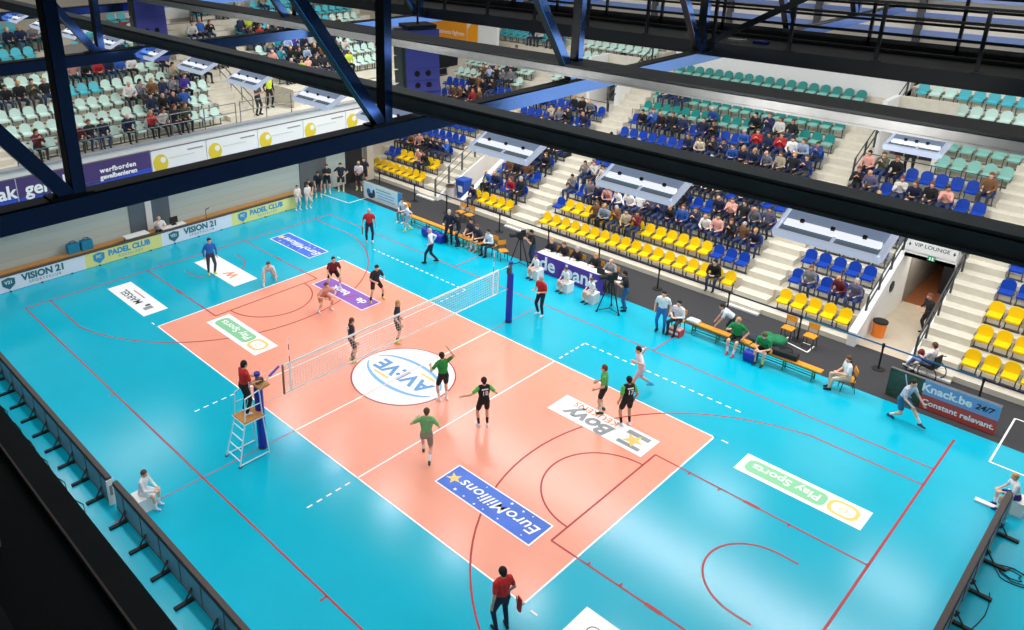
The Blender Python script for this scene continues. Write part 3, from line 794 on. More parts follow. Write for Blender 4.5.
# ---------------------------------------------------------------- LED boards seen from behind
ledb = mat('led_case_grey', (124, 152, 170), 0.45, noise=0.1, nscale=6)
def led_board(label, x, y, L, rz, nfeet):
    t = thing('perimeter_board', label, 'perimeter board', (x, y, 0), rz)
    b = MB(); b.box((0, 0, 0.42), (L, 0.06, 0.78), ledb)
    for k in range(int(L / 1.0)): b.box((-L / 2 + 0.5 + k, -0.035, 0.42), (0.02, 0.02, 0.74), M['galv'])
    b.box((0, -0.035, 0.1), (L, 0.02, 0.05), M['galv']); b.build('case', t)
    b = MB(); b.box((0, 0.02, 0.86), (L, 0.13, 0.1), M['foam']); b.box((0, -0.05, 0.83), (L, 0.02, 0.06), M['black']); b.build('foam_edge', t)
    b = MB(); b.box((L / 2 + 0.01, 0.02, 0.44), (0.03, 0.2, 0.8), M['white']); b.box((L / 2 + 0.028, 0.02, 0.5), (0.008, 0.07, 0.3), M['greyw']); b.build('end_plate', t)
    for k in range(nfeet):
        xx = -L / 2 + (k + 0.5) * L / nfeet
        b = MB(); b.box((xx, -0.22, 0.03), (0.1, 0.55, 0.06), M['black']); b.bar((xx, -0.04, 0.35), (xx, -0.24, 0.06), 0.03, 0.03, M['steelg']); b.tube((xx - 0.04, -0.05, 0.22), (xx + 0.06, -0.1, 0.3), 0.03, M['steelg'], 6); b.build('foot', t)
    return t
led_board('long grey perimeter board with dark foam edge along the left picture edge', -6.15, -9.9, 11.0, 0, 11)
led_board('grey perimeter board with dark foam edge nearest the camera, beyond the sitting boy', 4.8, -9.85, 10.4, 0, 9)
led_board('perimeter board with dark foam edge at the right behind the end line', 15.85, 1.4, 10.4, PI / 2, 8)
def coil(label, loc, r, n=3, m='black'):
    pts = []
    for k in range(24 * n + 1):
        a = 2 * PI * k / 24; rr = r * (0.75 + 0.3 * math.sin(a * 0.37)) 
        pts.append((rr * math.cos(a) * 1.2 + 0.05 * math.sin(k), rr * math.sin(a), 0.012 + 0.003 * (k / 24)))
    b = MB(); b.path(pts, 0.012, M[m], 5)
    return tag(b.build('cable_coil', None, loc), label, 'cable')
coil('coiled black cable on the floor behind the left perimeter board', (-5.0, -10.75, 0), 0.26)
coil('coiled black cable on the floor behind the right perimeter board', (16.5, 4.6, 0), 0.3)
b = MB(); pts = [(-9.6 + 0.42 * k, -10.45 - 0.14 * abs(math.sin(k * 1.1)), 0.012) for k in range(22)]; b.path(pts, 0.012, M['black'], 5)
tag(b.build('power_cable'), 'long black cable trailing along the feet of the left perimeter board', 'cable')
b = MB(); pts = [(16.25 + 0.1 * math.sin(k * 0.9), 3.6 - 0.4 * k, 0.012) for k in range(12)]; b.path(pts, 0.012, M['black'], 5)
tag(b.build('power_cable'), 'black cable trailing behind the right perimeter board', 'cable')

# ---------------------------------------------------------------- net, posts, referee stand
t = thing('volleyball_net', 'white and grey volleyball net stretched across the court', 'net', (0, 0, 0))
nm = mat('net_cord', (226, 214, 210), 0.7)
b = MB()
for k in range(96): y = -4.75 + 0.1 * k; b.span((-0.003, y - 0.003, 1.46), (0.003, y + 0.003, 2.38), nm)
for k in range(10): z = 1.5 + 0.1 * k - 0.02; b.span((-0.003, -4.75, z - 0.003), (0.003, 4.75, z + 0.003), nm)
b.build('net_mesh', t)
b = MB(); b.span((-0.012, -4.75, 2.36), (0.012, 4.75, 2.43), white); b.build('top_tape', t)
b = MB(); b.span((-0.01, -4.75, 1.43), (0.01, 4.75, 1.48), white); b.build('bottom_tape', t)
for y in (-4.5, 4.5):
    b = MB(); b.span((-0.014, y - 0.025, 1.43), (0.014, y + 0.025, 2.43), white); b.build('side_band', t)
    b = MB()
    for k in range(9): b.tube((0, y, 1.43 + 0.2 * k), (0, y, 1.63 + 0.2 * k), 0.012, M['red'] if k % 2 else white, 6)
    b.build('antenna', t)
for s in (-1, 1):
    for z in (2.4, 1.45):
        b = MB(); b.tube((0, s * 4.75, z), (0, s * (5.55 if s < 0 else 5.4), z), 0.008, nm, 5); b.build('tension_cable', t)
for y, m in ((-4.755, 'woodd'), (4.755, 'white')):
    b = MB(); b.span((-0.02, y - 0.025, 1.43), (0.02, y + 0.025, 2.43), M[m]); b.build('end_slat', t)
for (y, lab) in ((-5.62, 'blue padded net post beside the referee ladder'), (5.48, 'blue padded net post on the scorers\' side')):
    t = thing('net_post', lab, 'net post', (0, y, 0))
    b = MB(); b.tube((0, 0, 0), (0, 0, 2.5), 0.06, M['galv'], 10); b.tube((0, 0, 0), (0, 0, 0.03), 0.14, M['steelg'], 12); b.build('post', t)
    b = MB(); b.prism([(0.13 * math.cos(2 * PI * k / 8 + 0.39), 0.13 * math.sin(2 * PI * k / 8 + 0.39)) for k in range(8)], 2, 0.06, 2.05, M['bluepad']); b.build('pad', t)
    b = MB(); b.box((0, 0.12 if y < 0 else -0.12, 2.2), (0.1, 0.1, 0.24), M['steelg']); b.build('winch', t)
    b = MB(); b.tube((0, 0.0, 2.46), (0, 0.0, 2.54), 0.09, M['bluepad'], 10); b.build('cap', t)
t = thing('referee_stand', 'white referee ladder with wooden platform at the near net post', 'referee stand', (0, -6.0, 0))
wt = paint((214, 236, 240), 0.4)
legs = {}
for sx in (-1, 1):
    b = MB(); b.tube((sx * 0.37, -0.62, 0), (sx * 0.26, -0.28, 1.3), 0.022, wt, 8); b.tube((sx * 0.26, -0.28, 1.3), (sx * 0.26, -0.22, 2.05), 0.02, wt, 8)
    b.tube((sx * 0.26, -0.22, 2.05), (sx * 0.26, 0.25, 2.15), 0.02, wt, 8); b.tube((sx * 0.37, -0.62, 0), (sx * 0.37, -0.62, 0.03), 0.05, M['steelg'], 10); b.build('front_leg', t)
    b = MB(); b.tube((sx * 0.37, 0.36, 0), (sx * 0.26, 0.3, 1.3), 0.022, wt, 8); b.tube((sx * 0.26, 0.3, 1.3), (sx * 0.26, 0.25, 2.15), 0.02, wt, 8); b.build('rear_leg', t)
    b = MB(); b.tube((sx * 0.37, -0.62, 0.06), (sx * 0.37, 0.36, 0.06), 0.02, wt, 8); b.build('base_bar', t)
for k in range(4):
    f = (k + 0.6) / 4.4
    b = MB(); x = 0.37 - 0.11 * f; y = -0.62 + 0.34 * f; b.tube((-x, y, 1.3 * f), (x, y, 1.3 * f), 0.018, wt, 8); b.build('rung', t)
b = MB(); b.box((0, 0.0, 1.3), (0.62, 0.66, 0.04), M['wood']); b.box((0, 0.0, 1.27), (0.66, 0.7, 0.03), wt); b.build('platform', t)
b = MB(); b.tube((-0.26, 0.25, 1.72), (-0.26, -0.22, 1.72), 0.016, wt, 6); b.tube((0.26, 0.25, 1.72), (0.26, -0.22, 1.72), 0.016, wt, 6); b.build('side_rail', t)
b = MB(); b.box((0.02, 0.44, 2.16), (0.5, 0.34, 0.05), M['wood'], (0.12, 0, 0)); b.build('shelf', t)
b = MB(); b.tube((0.26, 0.28, 2.15), (0.27, 0.62, 2.45), 0.014, M['alu'], 6); b.tube((0.27, 0.62, 2.45), (0.1, 1.05, 2.5), 0.035, paint((84, 70, 170), 0.5), 8); b.build('padded_bar', t)
b = MB(); b.tube((0.05, 0.3, 0.05), (0.05, 0.3, 1.28), 0.02, M['bluepad'], 6); b.build('rear_brace', t)

# ---------------------------------------------------------------- scorers' table, boards, benches, bins, barriers
t = thing('scorers_table', 'scorers\' table with a purple front and white bank lettering', 'table', (-0.6, 10.25, 0))
b = MB(); b.box((0, 0.1, 0.76), (3.5, 0.7, 0.04), M['white']); b.build('tabletop', t)
b = MB(); b.box((0, -0.27, 0.42), (3.62, 0.05, 0.84), mat('table_purple', (84, 44, 150), 0.5)); b.build('front_panel', t)
text('de', 0.86, white, t, (-1.05, -0.3, 0.44), RX, bold=0.02); text('bank', 0.86, white, t, (0.7, -0.3, 0.44), RX, bold=0.02)
b = MB(); b.bar((-0.42, -0.3, 0.2), (-0.25, -0.3, 0.66), 0.012, 0.06, M['red'], (0, 1, 0)); b.build('red_slash', t)
for sx in (-1, 1):
    for y in (-0.15, 0.38):
        b = MB(); b.tube((sx * 1.65, y, 0), (sx * 1.65, y, 0.74), 0.025, M['galv'], 6); b.build('leg', t)
for (x, y, lab) in ((-0.95, 10.2, 'nearest the bald official'), (0.0, 10.22, 'beside the middle official'), (-1.7, 10.25, 'at the left end'), (0.55, 10.3, 'at the right end')):
    b = MB(); b.box((0, 0, 0.006), (0.3, 0.22, 0.012), M['white']); b.box((0.02, 0.02, 0.014), (0.28, 0.2, 0.006), M['white'], (0, 0, 0.2))
    tag(b.build('score_sheet', None, (x, y, 0.78)), 'white score sheets on the scorers\' table %s' % lab, 'paper')
t = thing('laptop', 'dark laptop on the right end of the scorers\' table', 'laptop', (0.9, 10.3, 0.78))
b = MB(); b.box((0, 0.05, 0.012), (0.38, 0.26, 0.024), M['black']); b.build('keyboard_base', t)
b = MB(); b.box((0, -0.1, 0.15), (0.38, 0.02, 0.26), M['black'], (0.15, 0, 0)); b.build('screen', t)
table('small white side table at the right end of the scorers\' table', 1.55, 10.35, 0.6, 0.5, 0.76)

def side_board(label, x0, x1, y, h):
    t = thing('advertising_board', label, 'advertising board', ((x0 + x1) / 2, y, 0), math.radians(0))
    w = x1 - x0
    b = MB(); b.box((0, 0.06, h - 0.02), (w, 0.12, 0.04), M['galv'])
    for sx in (-1, 1): b.bar((sx * w * 0.4, 0.05, h * 0.8), (sx * w * 0.4, 0.45, 0.02), 0.04, 0.04, M['galv'])
    b.build('frame', t)
    return t, w
t, w = side_board('blue and red board with white lettering beside the wheelchair user', 11.72, 14.76, 10.68, 1.0)
b = MB(); b.box((0.5, 0, 0.75), (w - 1.0, 0.04, 0.5), mat('board_steel_blue', (122, 160, 208), 0.5)); b.build('blue_panel', t)
b = MB(); b.box((0.5, 0, 0.25), (w - 1.0, 0.04, 0.5), mat('board_brick_red', (196, 74, 66), 0.5)); b.build('red_panel', t)
b = MB(); b.box((-w / 2 + 0.5, 0, 0.5), (1.0, 0.04, 1.0), mat('board_photo_green', (54, 74, 58), 0.5, noise=0.4, nscale=3)); b.path([(-w / 2 + 0.45 + 0.3 * k / 8, -0.02, 0.95 - 0.75 * math.sin(k / 8 * 1.4)) for k in range(9)], 0.022, mat('board_photo_pale', (196, 200, 214), 0.5)); b.build('photo_panel', t)
text('Knack.be', 0.37, white, t, (0.12, -0.025, 0.74), RX, bold=0.012); text('24/7', 0.26, M['dark'], t, (1.12, -0.025, 0.74), RX, shear=0.2, bold=0.006)
text('Constant relevant.', 0.262, white, t, (0.5, -0.025, 0.25), RX, bold=0.008)
t, w = side_board('white board with dark figures and blue edge, near the team in the corner', -14.85, -11.75, 10.62, 0.95)
b = MB(); b.box((-0.15, 0, 0.48), (w - 0.3, 0.04, 0.94), mat('board_white', (240, 238, 236), 0.5)); b.build('white_panel', t)
b = MB(); b.box((w / 2 - 0.15, 0, 0.48), (0.3, 0.042, 0.94), mat('board_azure', (40, 150, 220), 0.5)); b.build('blue_edge', t)
b = MB(); b.sphere((-1.12, -0.02, 0.42), (0.17, 0.01, 0.2), paint((60, 110, 180), 0.5)); b.sphere((-0.95, -0.02, 0.25), (0.26, 0.01, 0.16), paint((40, 56, 80), 0.5)); b.sphere((-0.7, -0.02, 0.4), (0.12, 0.01, 0.24), paint((50, 62, 90), 0.5)); b.build('printed_figure', t)
b = MB()
for (x, z, l, c) in ((0.1, 0.72, 1.2, adgrey), (0.25, 0.55, 1.5, adsky), (0.3, 0.4, 1.3, adsky), (0.35, 0.25, 1.4, adsky)): b.box((x, -0.022, z), (l, 0.006, 0.05), c)
b.build('line_lettering', t)

def bench(label, x0, x1, y, splits=1):
    t = thing('team_bench', label, 'bench', ((x0 + x1) / 2, y, 0)); w = x1 - x0
    b = MB(); b.box((0, 0, 0.44), (w, 0.28, 0.045), M['orangew']); b.box((0, -0.12, 0.41), (w - 0.1, 0.03, 0.05), M['woodd']); b.build('seat_plank', t)
    for k in range(3):
        xx = -w / 2 + 0.25 + k * (w - 0.5) / 2
        b = MB(); b.bar((xx, -0.13, 0), (xx, -0.1, 0.42), 0.04, 0.04, M['green']); b.bar((xx, 0.13, 0), (xx, 0.1, 0.42), 0.04, 0.04, M['green']); b.bar((xx, -0.12, 0.12), (xx, 0.12, 0.12), 0.03, 0.03, M['green']); b.build('leg_frame', t)
    b = MB(); b.bar((-w / 2 + 0.25, 0, 0.14), (w / 2 - 0.25, 0, 0.14), 0.03, 0.03, M['green']); b.bar((-w / 2 + 0.25, -0.11, 0.3), (w / 2 - 0.25, -0.11, 0.3), 0.02, 0.02, M['green']); b.build('stretcher', t)
    return t
bench('orange wooden bench under the seated green players, part nearer the scorers', 5.1, 7.5, 9.85)
bench('orange wooden bench part with a free end near the woman on a chair', 7.55, 10.0, 9.78)
bench('orange wooden bench behind the two standing coaches, nearer the corner', -10.2, -7.55, 9.75)
bench('orange wooden bench beside the man in white, nearer the net', -7.5, -5.0, 9.62)
def chair(label, x, y, rz, group=None, seat='wood'):
    t = thing('wooden_chair', label, 'chair', (x, y, 0), rz, group)
    b = MB(); b.box((0, 0, 0.45), (0.4, 0.4, 0.03), M['orangew']); b.build('seat', t)
    b = MB(); b.box((0, 0.2, 0.76), (0.4, 0.025, 0.2), M['orangew'], (-0.12, 0, 0)); b.build('backrest', t)
    for sx in (-1, 1):
        b = MB(); b.tube((sx * 0.17, -0.2, 0), (sx * 0.17, -0.15, 0.44), 0.014, M['black'], 6); b.build('front_leg', t)
        b = MB(); b.tube((sx * 0.17, 0.24, 0), (sx * 0.17, 0.14, 0.44), 0.014, M['black'], 6); b.tube((sx * 0.17, 0.14, 0.44), (sx * 0.17, 0.22, 0.84), 0.014, M['black'], 6); b.build('rear_leg', t)
    return t
chair('wooden chair behind the taped penalty box, left one of the pair', 7.95, 11.95, 0)
chair('wooden chair behind the taped penalty box, right one of the pair', 8.75, 11.95, 0)
chair('wooden chair behind the standing coaches, left one of the pair', -8.75, 11.95, 0)
chair('wooden chair behind the standing coaches, right one of the pair', -8.15, 11.95, 0)
chair('empty wooden chair beside the man writing near the net post', -4.0, 9.75, math.radians(60))
chair('wooden chair under the woman in white by the court edge', 10.75, 9.95, math.radians(-60))
chair('wooden chair under the man writing in white', -4.75, 9.85, 0)
chair('wooden chair under the seated person in white beside the red crate', 4.85, 9.55, 0)
chair('wooden chair behind the end banner table', -16.75, 0.15, -PI / 2)
chair('wooden chair with a white jacket at the corner end of the bench', -10.75, 9.95, 0)

t = thing('crate', 'red and white crate at the end of the right team bench', 'crate', (4.95, 9.25, 0))
b = MB(); b.box((0, 0, 0.13), (0.5, 0.36, 0.26), paint((200, 50, 50), 0.5)); b.box((0, -0.185, 0.14), (0.36, 0.012, 0.1), M['white']); b.build('box', t)
b = MB(); b.box((0, 0, 0.275), (0.46, 0.32, 0.04), mat('crate_pale', (220, 190, 180), 0.6)); b.build('lid', t)
t = thing('folded_towel', 'white towel folded on the end of the right team bench', 'towel', (5.3, 9.85, 0.4625))
b = MB(); b.box((0, 0, 0.03), (0.45, 0.3, 0.05), M['white']); b.box((0.02, 0, 0.065), (0.38, 0.27, 0.03), M['white']); b.build('folds', t)
def lump(mb, c, r, m, seed):
    rr = random.Random(seed)
    for k in range(6):
        mb.sphere((c[0] + rr.uniform(-r[0], r[0]) * 0.6, c[1] + rr.uniform(-r[1], r[1]) * 0.6, c[2] + r[2] * rr.uniform(0.5, 0.8)), (r[0] * rr.uniform(0.4, 0.7), r[1] * rr.uniform(0.4, 0.7), r[2] * rr.uniform(0.5, 0.9) * 0.6), m, 10, 6)
def bag(label, loc, size, m, rz=0, name='sports_bag'):
    t = thing(name, label, 'bag', loc, rz)
    b = MB(); n = 14; pts = [(size[1] / 2 * math.copysign(abs(math.cos(2 * PI * k / n)) ** 0.6, math.cos(2 * PI * k / n)), size[2] / 2 + size[2] / 2 * math.copysign(abs(math.sin(2 * PI * k / n)) ** 0.6, math.sin(2 * PI * k / n))) for k in range(n)]
    b.prism(pts, 0, -size[0] / 2, size[0] / 2, m); b.build('body', t)
    b = MB(); b.path([(-size[0] * 0.25, 0, size[2]), (-size[0] * 0.2, 0, size[2] + 0.12), (size[0] * 0.2, 0, size[2] + 0.12), (size[0] * 0.25, 0, size[2])], 0.015, M['black']); b.build('handle', t)
bag('royal blue sports bag on the floor at the feet of the coaches', (-7.55, 9.1, 0), (0.75, 0.4, 0.42), M['bluepad'], 0.1)
bag('second royal blue bag on the floor beside the left bench', (-8.3, 9.2, 0), (0.6, 0.4, 0.4), M['bluepad'], -0.2)
bag('black sports bag lying on the right team bench', (8.75, 9.8, 0.4625), (0.8, 0.3, 0.24), M['black'], 0.1)
t = thing('jacket_bundle', 'green and navy jackets heaped on the floor behind the green players', 'jackets', (7.7, 11.0, 0))
b = MB(); lump(b, (0.1, 0.1, 0.05), (0.5, 0.4, 0.28), cloth((20, 120, 76)), 3); b.build('green_jacket', t)
b = MB(); lump(b, (-0.1, -0.15, 0.0), (0.55, 0.35, 0.24), cloth((36, 52, 66)), 5); b.build('navy_jacket', t)
bag('blue bag between the two seated green players', (7.72, 9.45, 0), (0.4, 0.35, 0.4), M['bluepad'], 0.0)

def wheelie(label, x, y, body, lid, w, h, rz=0, round_=False):
    t = thing('waste_bin', label, 'bin', (x, y, 0), rz)
    b = MB()
    if round_:
        b.tube((0, 0, 0), (0, 0, h), w * 0.42, body, 20, w * 0.5); b.build('bin_body', t)
        b = MB(); b.tube((0, 0, h), (0, 0, h + 0.06), w * 0.54, lid, 20); b.tube((0, 0, h + 0.06), (0, 0, h + 0.07), w * 0.4, M['black'], 20); b.build('rim', t)
    else:
        b.add([(-w * .4, -w * .4, 0), (w * .4, -w * .4, 0), (w * .4, w * .4, 0), (-w * .4, w * .4, 0), (-w * .5, -w * .55, h), (w * .5, -w * .55, h), (w * .5, w * .5, h), (-w * .5, w * .5, h)], [(3, 2, 1, 0), (4, 5, 6, 7), (0, 1, 5, 4), (1, 2, 6, 5), (2, 3, 7, 6), (3, 0, 4, 7)], body); b.build('bin_body', t)
        b = MB(); b.box((0, -0.02, h + 0.04), (w * 1.06, w * 1.12, 0.08), lid); b.tube((-w * .4, w * .56, h - 0.02), (w * .4, w * .56, h - 0.02), 0.02, lid, 6); b.build('hinged_lid', t)
        b = MB(); b.box((0.02, -w * 0.5, h * 0.55), (w * 0.5, 0.02, h * 0.35), M['white'], (0.1, 0, 0)); b.build('paper_notice', t)
bluebin = paint((30, 80, 180), 0.45)
wheelie('tall blue wheelie bin at the left tunnel entrance', -11.0, 14.55, bluebin, bluebin, 0.62, 1.0)
wheelie('short grey bin with brown rim beside the blue bin', -11.35, 13.85, paint((200, 198, 196), 0.5), M['woodd'], 0.5, 0.72, 0, True)
wheelie('round orange bin with black rim at the lounge tunnel', 10.2, 14.6, paint((244, 130, 30), 0.45), M['black'], 0.48, 0.58, 0, True)

bx = (-15.3, -12.4, -9.95, -6.3, -3.3, -0.5, 2.45, 5.5, 8.26, 11.03, 13.97, 16.8)
near = ('behind the white board in the corner', 'by the left end seats', 'beside the grey bin', 'by the left stairs', 'behind the left camera operator', 'behind the scorers\' table', 'behind the right end of the scorers\' table', 'behind the bending man', 'between the penalty chairs', 'in front of the lounge tunnel', 'behind the red and blue board', 'beyond the right picture edge')
belt = mat('belt_navy', (28, 40, 92), 0.6)
for k, x in enumerate(bx):
    t = thing('barrier_post', 'black belt barrier post %s' % near[k], 'barrier post', (x, 12.15, 0), 0, 'belt barrier posts in front of the main stand')
    b = MB(); b.tube((0, 0, 0), (0, 0, 0.025), 0.2, M['black'], 20); b.build('base', t)
    b = MB(); b.tube((0, 0, 0.025), (0, 0, 0.98), 0.032, M['black'], 10); b.build('pole', t)
    b = MB(); b.tube((0, 0, 0.86), (0, 0, 1.0), 0.045, M['black'], 10); b.build('belt_head', t)
    if k + 1 < len(bx):
        b = MB(); b.span((0.04, -0.004, 0.9), (bx[k + 1] - x - 0.04, 0.004, 0.96), paint((30, 130, 190), 0.6) if k in (8, 9) else belt); b.build('belt', t)

# white cubes and mop for the ball boys
def cube(label, x, y, rz=0):
    t = thing('seat_cube', label, 'cube seat', (x, y, 0), rz)
    b = MB(); b.box((0, 0, 0.2), (0.46, 0.46, 0.4), M['white']); b.build('box', t)
    b = MB(); b.box((0, 0, 0.41), (0.48, 0.48, 0.03), M['white']); b.build('lid', t)
cube('white cube under the ball boy nearest the left camera operator', -1.75, 9.35); cube('white cube under the middle ball boy at the scorers\' table', -0.1, 9.25); cube('white cube under the ball boy at the right end of the scorers\' table', 1.2, 9.2)
cube('white cube under the boy sitting by the near perimeter board', 0.0, -9.3); cube('white cube under the boy at the right perimeter board', 15.95, 7.25)
t = thing('floor_mop', 'flat white floor mop lying at the boy\'s feet on the right', 'mop', (15.45, 7.0, 0), 0.0)
b = MB(); b.box((0, 0, 0.03), (0.62, 0.16, 0.05), M['white']); b.build('mop_head', t)
b = MB(); b.tube((0.2, 0.0, 0.05), (0.6, 0.25, 0.3), 0.014, M['alu'], 6); b.build('pole', t)

# seats ---------------------------------------------------------------------------
def arch(w, z0, z1, y, th, m, mb, tilt=0.0, n=10):
    """round-topped seat back"""
    pts = [(-w / 2, z0), (w / 2, z0)]
    zc = z1 - w / 2 * 0.8
    for k in range(n + 1):
        a = PI * k / n
        pts.append((w / 2 * math.cos(a), zc + (z1 - zc) * math.sin(a)))
    vs = []
    for d in (0, th):
        for (u, v) in pts: vs.append((u, y + d + (v - z0) * tilt, v))
    n2 = len(pts)
    fs = [(k, (k + 1) % n2, n2 + (k + 1) % n2, n2 + k) for k in range(n2)] + [tuple(range(n2 - 1, -1, -1)), tuple(range(n2, 2 * n2))]
    mb.add(vs, fs, m)
def seat_back(m): b = MB(); arch(0.45, 0.42, 0.84, 0.17, 0.035, m, b, 0.18); return b
def seat_pan(m, up=False):
    b = MB()
    if up: b.box((0, 0.13, 0.6), (0.43, 0.05, 0.36), m, (-0.12, 0, 0)); b.box((0, 0.095, 0.62), (0.3, 0.03, 0.22), m, (-0.12, 0, 0))
    else: b.box((0, -0.02, 0.43), (0.43, 0.40, 0.05), m, (0.06, 0, 0)); b.box((0, -0.215, 0.405), (0.41, 0.03, 0.07), m)
    return b
def seat_frame():
    b = MB()
    for s in (-1, 1): b.box((s * 0.2, 0.05, 0.19), (0.035, 0.05, 0.38), M['seatf']); b.box((s * 0.245, 0.02, 0.5), (0.025, 0.3, 0.03), M['seatf'])
    b.box((0, 0.05, 0.37), (0.5, 0.06, 0.04), M['seatf']); b.box((0, 0.05, 0.015), (0.5, 0.14, 0.03), M['seatf'])
    return b
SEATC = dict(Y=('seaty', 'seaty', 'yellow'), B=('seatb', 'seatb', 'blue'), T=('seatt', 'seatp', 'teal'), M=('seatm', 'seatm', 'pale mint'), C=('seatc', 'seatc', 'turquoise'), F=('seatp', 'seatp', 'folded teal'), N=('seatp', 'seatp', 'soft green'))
SEATME = {}
def seat_mesh(kind, part):
    k = (kind, part)
    if k not in SEATME:
        a, p, _ = SEATC[kind]
        if part == 'back': me = seat_back(M[a]).mesh('seat_back')
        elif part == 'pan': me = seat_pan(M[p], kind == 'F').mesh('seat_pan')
        elif part == 'frame': me = seat_frame().mesh('seat_frame')
        SEATME[k] = me
    return SEATME[k]
SEATS = []      # (x, y, z, rz, kind, label, occupied)
PEOPLE = []     # (x, y, z, rz, label stem, colours)
CAMV = Vector(co.location)
rown = ['front', 'second', 'third', 'fourth', 'fifth', 'sixth', 'seventh', 'eighth', 'ninth', 'tenth', 'eleventh', 'twelfth', 'thirteenth', 'fourteenth', 'fifteenth', 'sixteenth']

# top colour letters for spectators
TOP = dict(k=((26, 26, 30), 'black'), n=((30, 40, 76), 'navy'), b=((44, 92, 176), 'blue'), w=((234, 230, 226), 'white'), g=((120, 122, 128), 'grey'),
           r=((176, 36, 40), 'red'), m=((104, 26, 40), 'maroon'), p=((226, 164, 150), 'pink'), o=((120, 82, 50), 'brown'), v=((96, 92, 120), 'violet-grey'),
           y=((206, 190, 160), 'beige'), e=((40, 92, 62), 'green'), l=((168, 190, 222), 'pale blue'), u=((74, 50, 170), 'purple'), c=((40, 150, 170), 'turquoise'), h=((196, 214, 60), 'lime'), a=((82, 84, 66), 'olive'))
def row(block, r, x0, pattern, pitch=0.5535, end=False):
    """pattern: one pair per seat, seat colour letter + '.' (empty) or a spectator's top letter; '_' no seat"""
    cells = pattern.split()
    nth = -1
    for k, c in enumerate(cells):
        if c == '_': continue
        nth += 1
        pos = (ex(r) + 0.02, x0 + pitch * k, ez(r), PI / 2) if end else (x0 + pitch * k, ry(r), rz_(r), 0.0)
        where = '%s seat from left, %s row, %s' % (ords[nth], rown[r], block)
        occ = c[1] != '.'
        SEATS.append((*pos, c[0], where, occ))
        if occ: PEOPLE.append((*pos, c[1], where))
rs = random.Random(11)
def crowd(n, seat, fill, tops='kkknnnkkggwbrmkovyenknkn'):
    return ' '.join(seat + (rs.choice(tops) if rs.random() < fill else '.') for _ in range(n))
CB = 'centre block'
row(CB, 0, -4.68, ' '.join(['Y.'] * 16 + ['Yk', 'Y.']))
row(CB, 1, -4.68, 'B. Y. Y. Y. Yo Yl Yo Yy Ym Y. Y. Y. Y. Y. Y. B. B. B.')
row(CB, 2, -4.68, 'Bg B. Bg Bn Bp Bw Bw Bw Bv Bn Bk Bb Bn Bw Bp Bk Bo Bn')
row(CB, 3, -4.68, 'Bg Bw ' + crowd(12, 'B', 0.9) + ' Bp Bk Bg Bv')
row(CB, 4, -4.68, 'B. B. ' + crowd(14, 'B', 0.9) + ' B. B.')
row(CB, 5, -4.68, crowd(18, 'B', 0.75))
row(CB, 6, -4.68, 'B. B. B. B. B. B. B. Bn By Bk Bn Bb Bn Bn Bg By Bk Bn')
row(CB, 7, -4.68, 'B. Bk Bb Bk Bk Bn B. Bn Bk B. B. Bb Br Bn Br Bw Bl Bb')
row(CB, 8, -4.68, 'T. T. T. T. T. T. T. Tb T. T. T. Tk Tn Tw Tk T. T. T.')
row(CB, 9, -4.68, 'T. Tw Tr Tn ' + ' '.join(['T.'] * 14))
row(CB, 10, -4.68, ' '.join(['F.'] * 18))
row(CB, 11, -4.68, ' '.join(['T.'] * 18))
LB = 'lounge tunnel block'
row(LB, 0, 7.0, 'Y. Y. Y. Y. Y.'); row(LB, 1, 6.95, 'B. Bg B. Bm Bv'); row(LB, 2, 6.95, 'B. B. B. B. B.'); row(LB, 3, 6.95, 'B. B. B. B. B.'); row(LB, 4, 6.95, crowd(5, 'B', 0.5))
UB = 'upper lounge block'
row(UB, 5, 7.0, 'Bw Bw Bo Bk Bn Bk Bo Bk B.'); row(UB, 6, 6.9, 'Bk Bv B. Bw Bn Bk Bp B. B.'); row(UB, 7, 6.9, 'Bp Ba Bk B. B. B. B. B. Bo')
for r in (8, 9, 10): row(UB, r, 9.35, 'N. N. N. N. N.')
row(UB, 11, 8.9, 'M. M. M. M. M. M.'); row(UB, 12, 7.0, 'C. M. M. C. C. C. C. C. C.')
WB = 'far right block'
for r, k in ((0, 'Y.'), (1, 'Y.'), (2, 'Y.'), (3, 'B.'), (4, 'B.')): row(WB, r, 13.3, ' '.join([k] * 5))
GB = 'blue bin block'
row(GB, 0, -9.32, 'Yn Y. Y. Y. Y.'); row(GB, 1, -9.25, 'Bb Bn B. Br Bk'); row(GB, 2, -9.25, 'B. Bo Bk Bo B.'); row(GB, 3, -9.25, 'B. Bw Bk Bn Bk'); row(GB, 4, -9.25, 'Bk Bn Bk Bk Bg')
VB = 'upper left block'
row(VB, 5, -11.4, crowd(9, 'B', 0.8)); row(VB, 6, -11.5, 'B. B. B. B. By Bg Bk B. Bn'); row(VB, 7, -11.3, 'Bk Bg B. B. B. Bk Bk Bg B.')
for r in (8, 9, 10): row(VB, r, -11.5, 'M. M. M. M.')
row(VB, 11, -11.5, 'M. M. M. M. M. M. M. M.'); row(VB, 12, -11.5, 'M. M. M. M. M. M. M. M. M.'); row(VB, 13, -11.5, 'M. M. M. M. M. M. M. C. C.'); row(VB, 14, -11.5, 'M. M. M. M. M. M. M. C. C.')
KB = 'corner block'
row(KB, 0, -17.4, ' '.join(['Y.'] * 8)); row(KB, 1, -17.3, 'B. B. Y. Y. Y. Yp Yk Y.'); row(KB, 2, -17.3, 'Bn Bb Bo Bp Bk Bk Bn Bb'); row(KB, 3, -17.3, ' '.join(['B.'] * 8)); row(KB, 4, -17.3, ' '.join(['B.'] * 8))
row(KB, 5, -18.2, 'B. B. ' + crowd(7, 'B', 0.4)); row(KB, 6, -18.6, 'B. B. B. Bo Bo Bk Br Bo B. B.'); row(KB, 7, -18.6, 'B. B. B. B. Bk Bo Bk Bk B. B.')
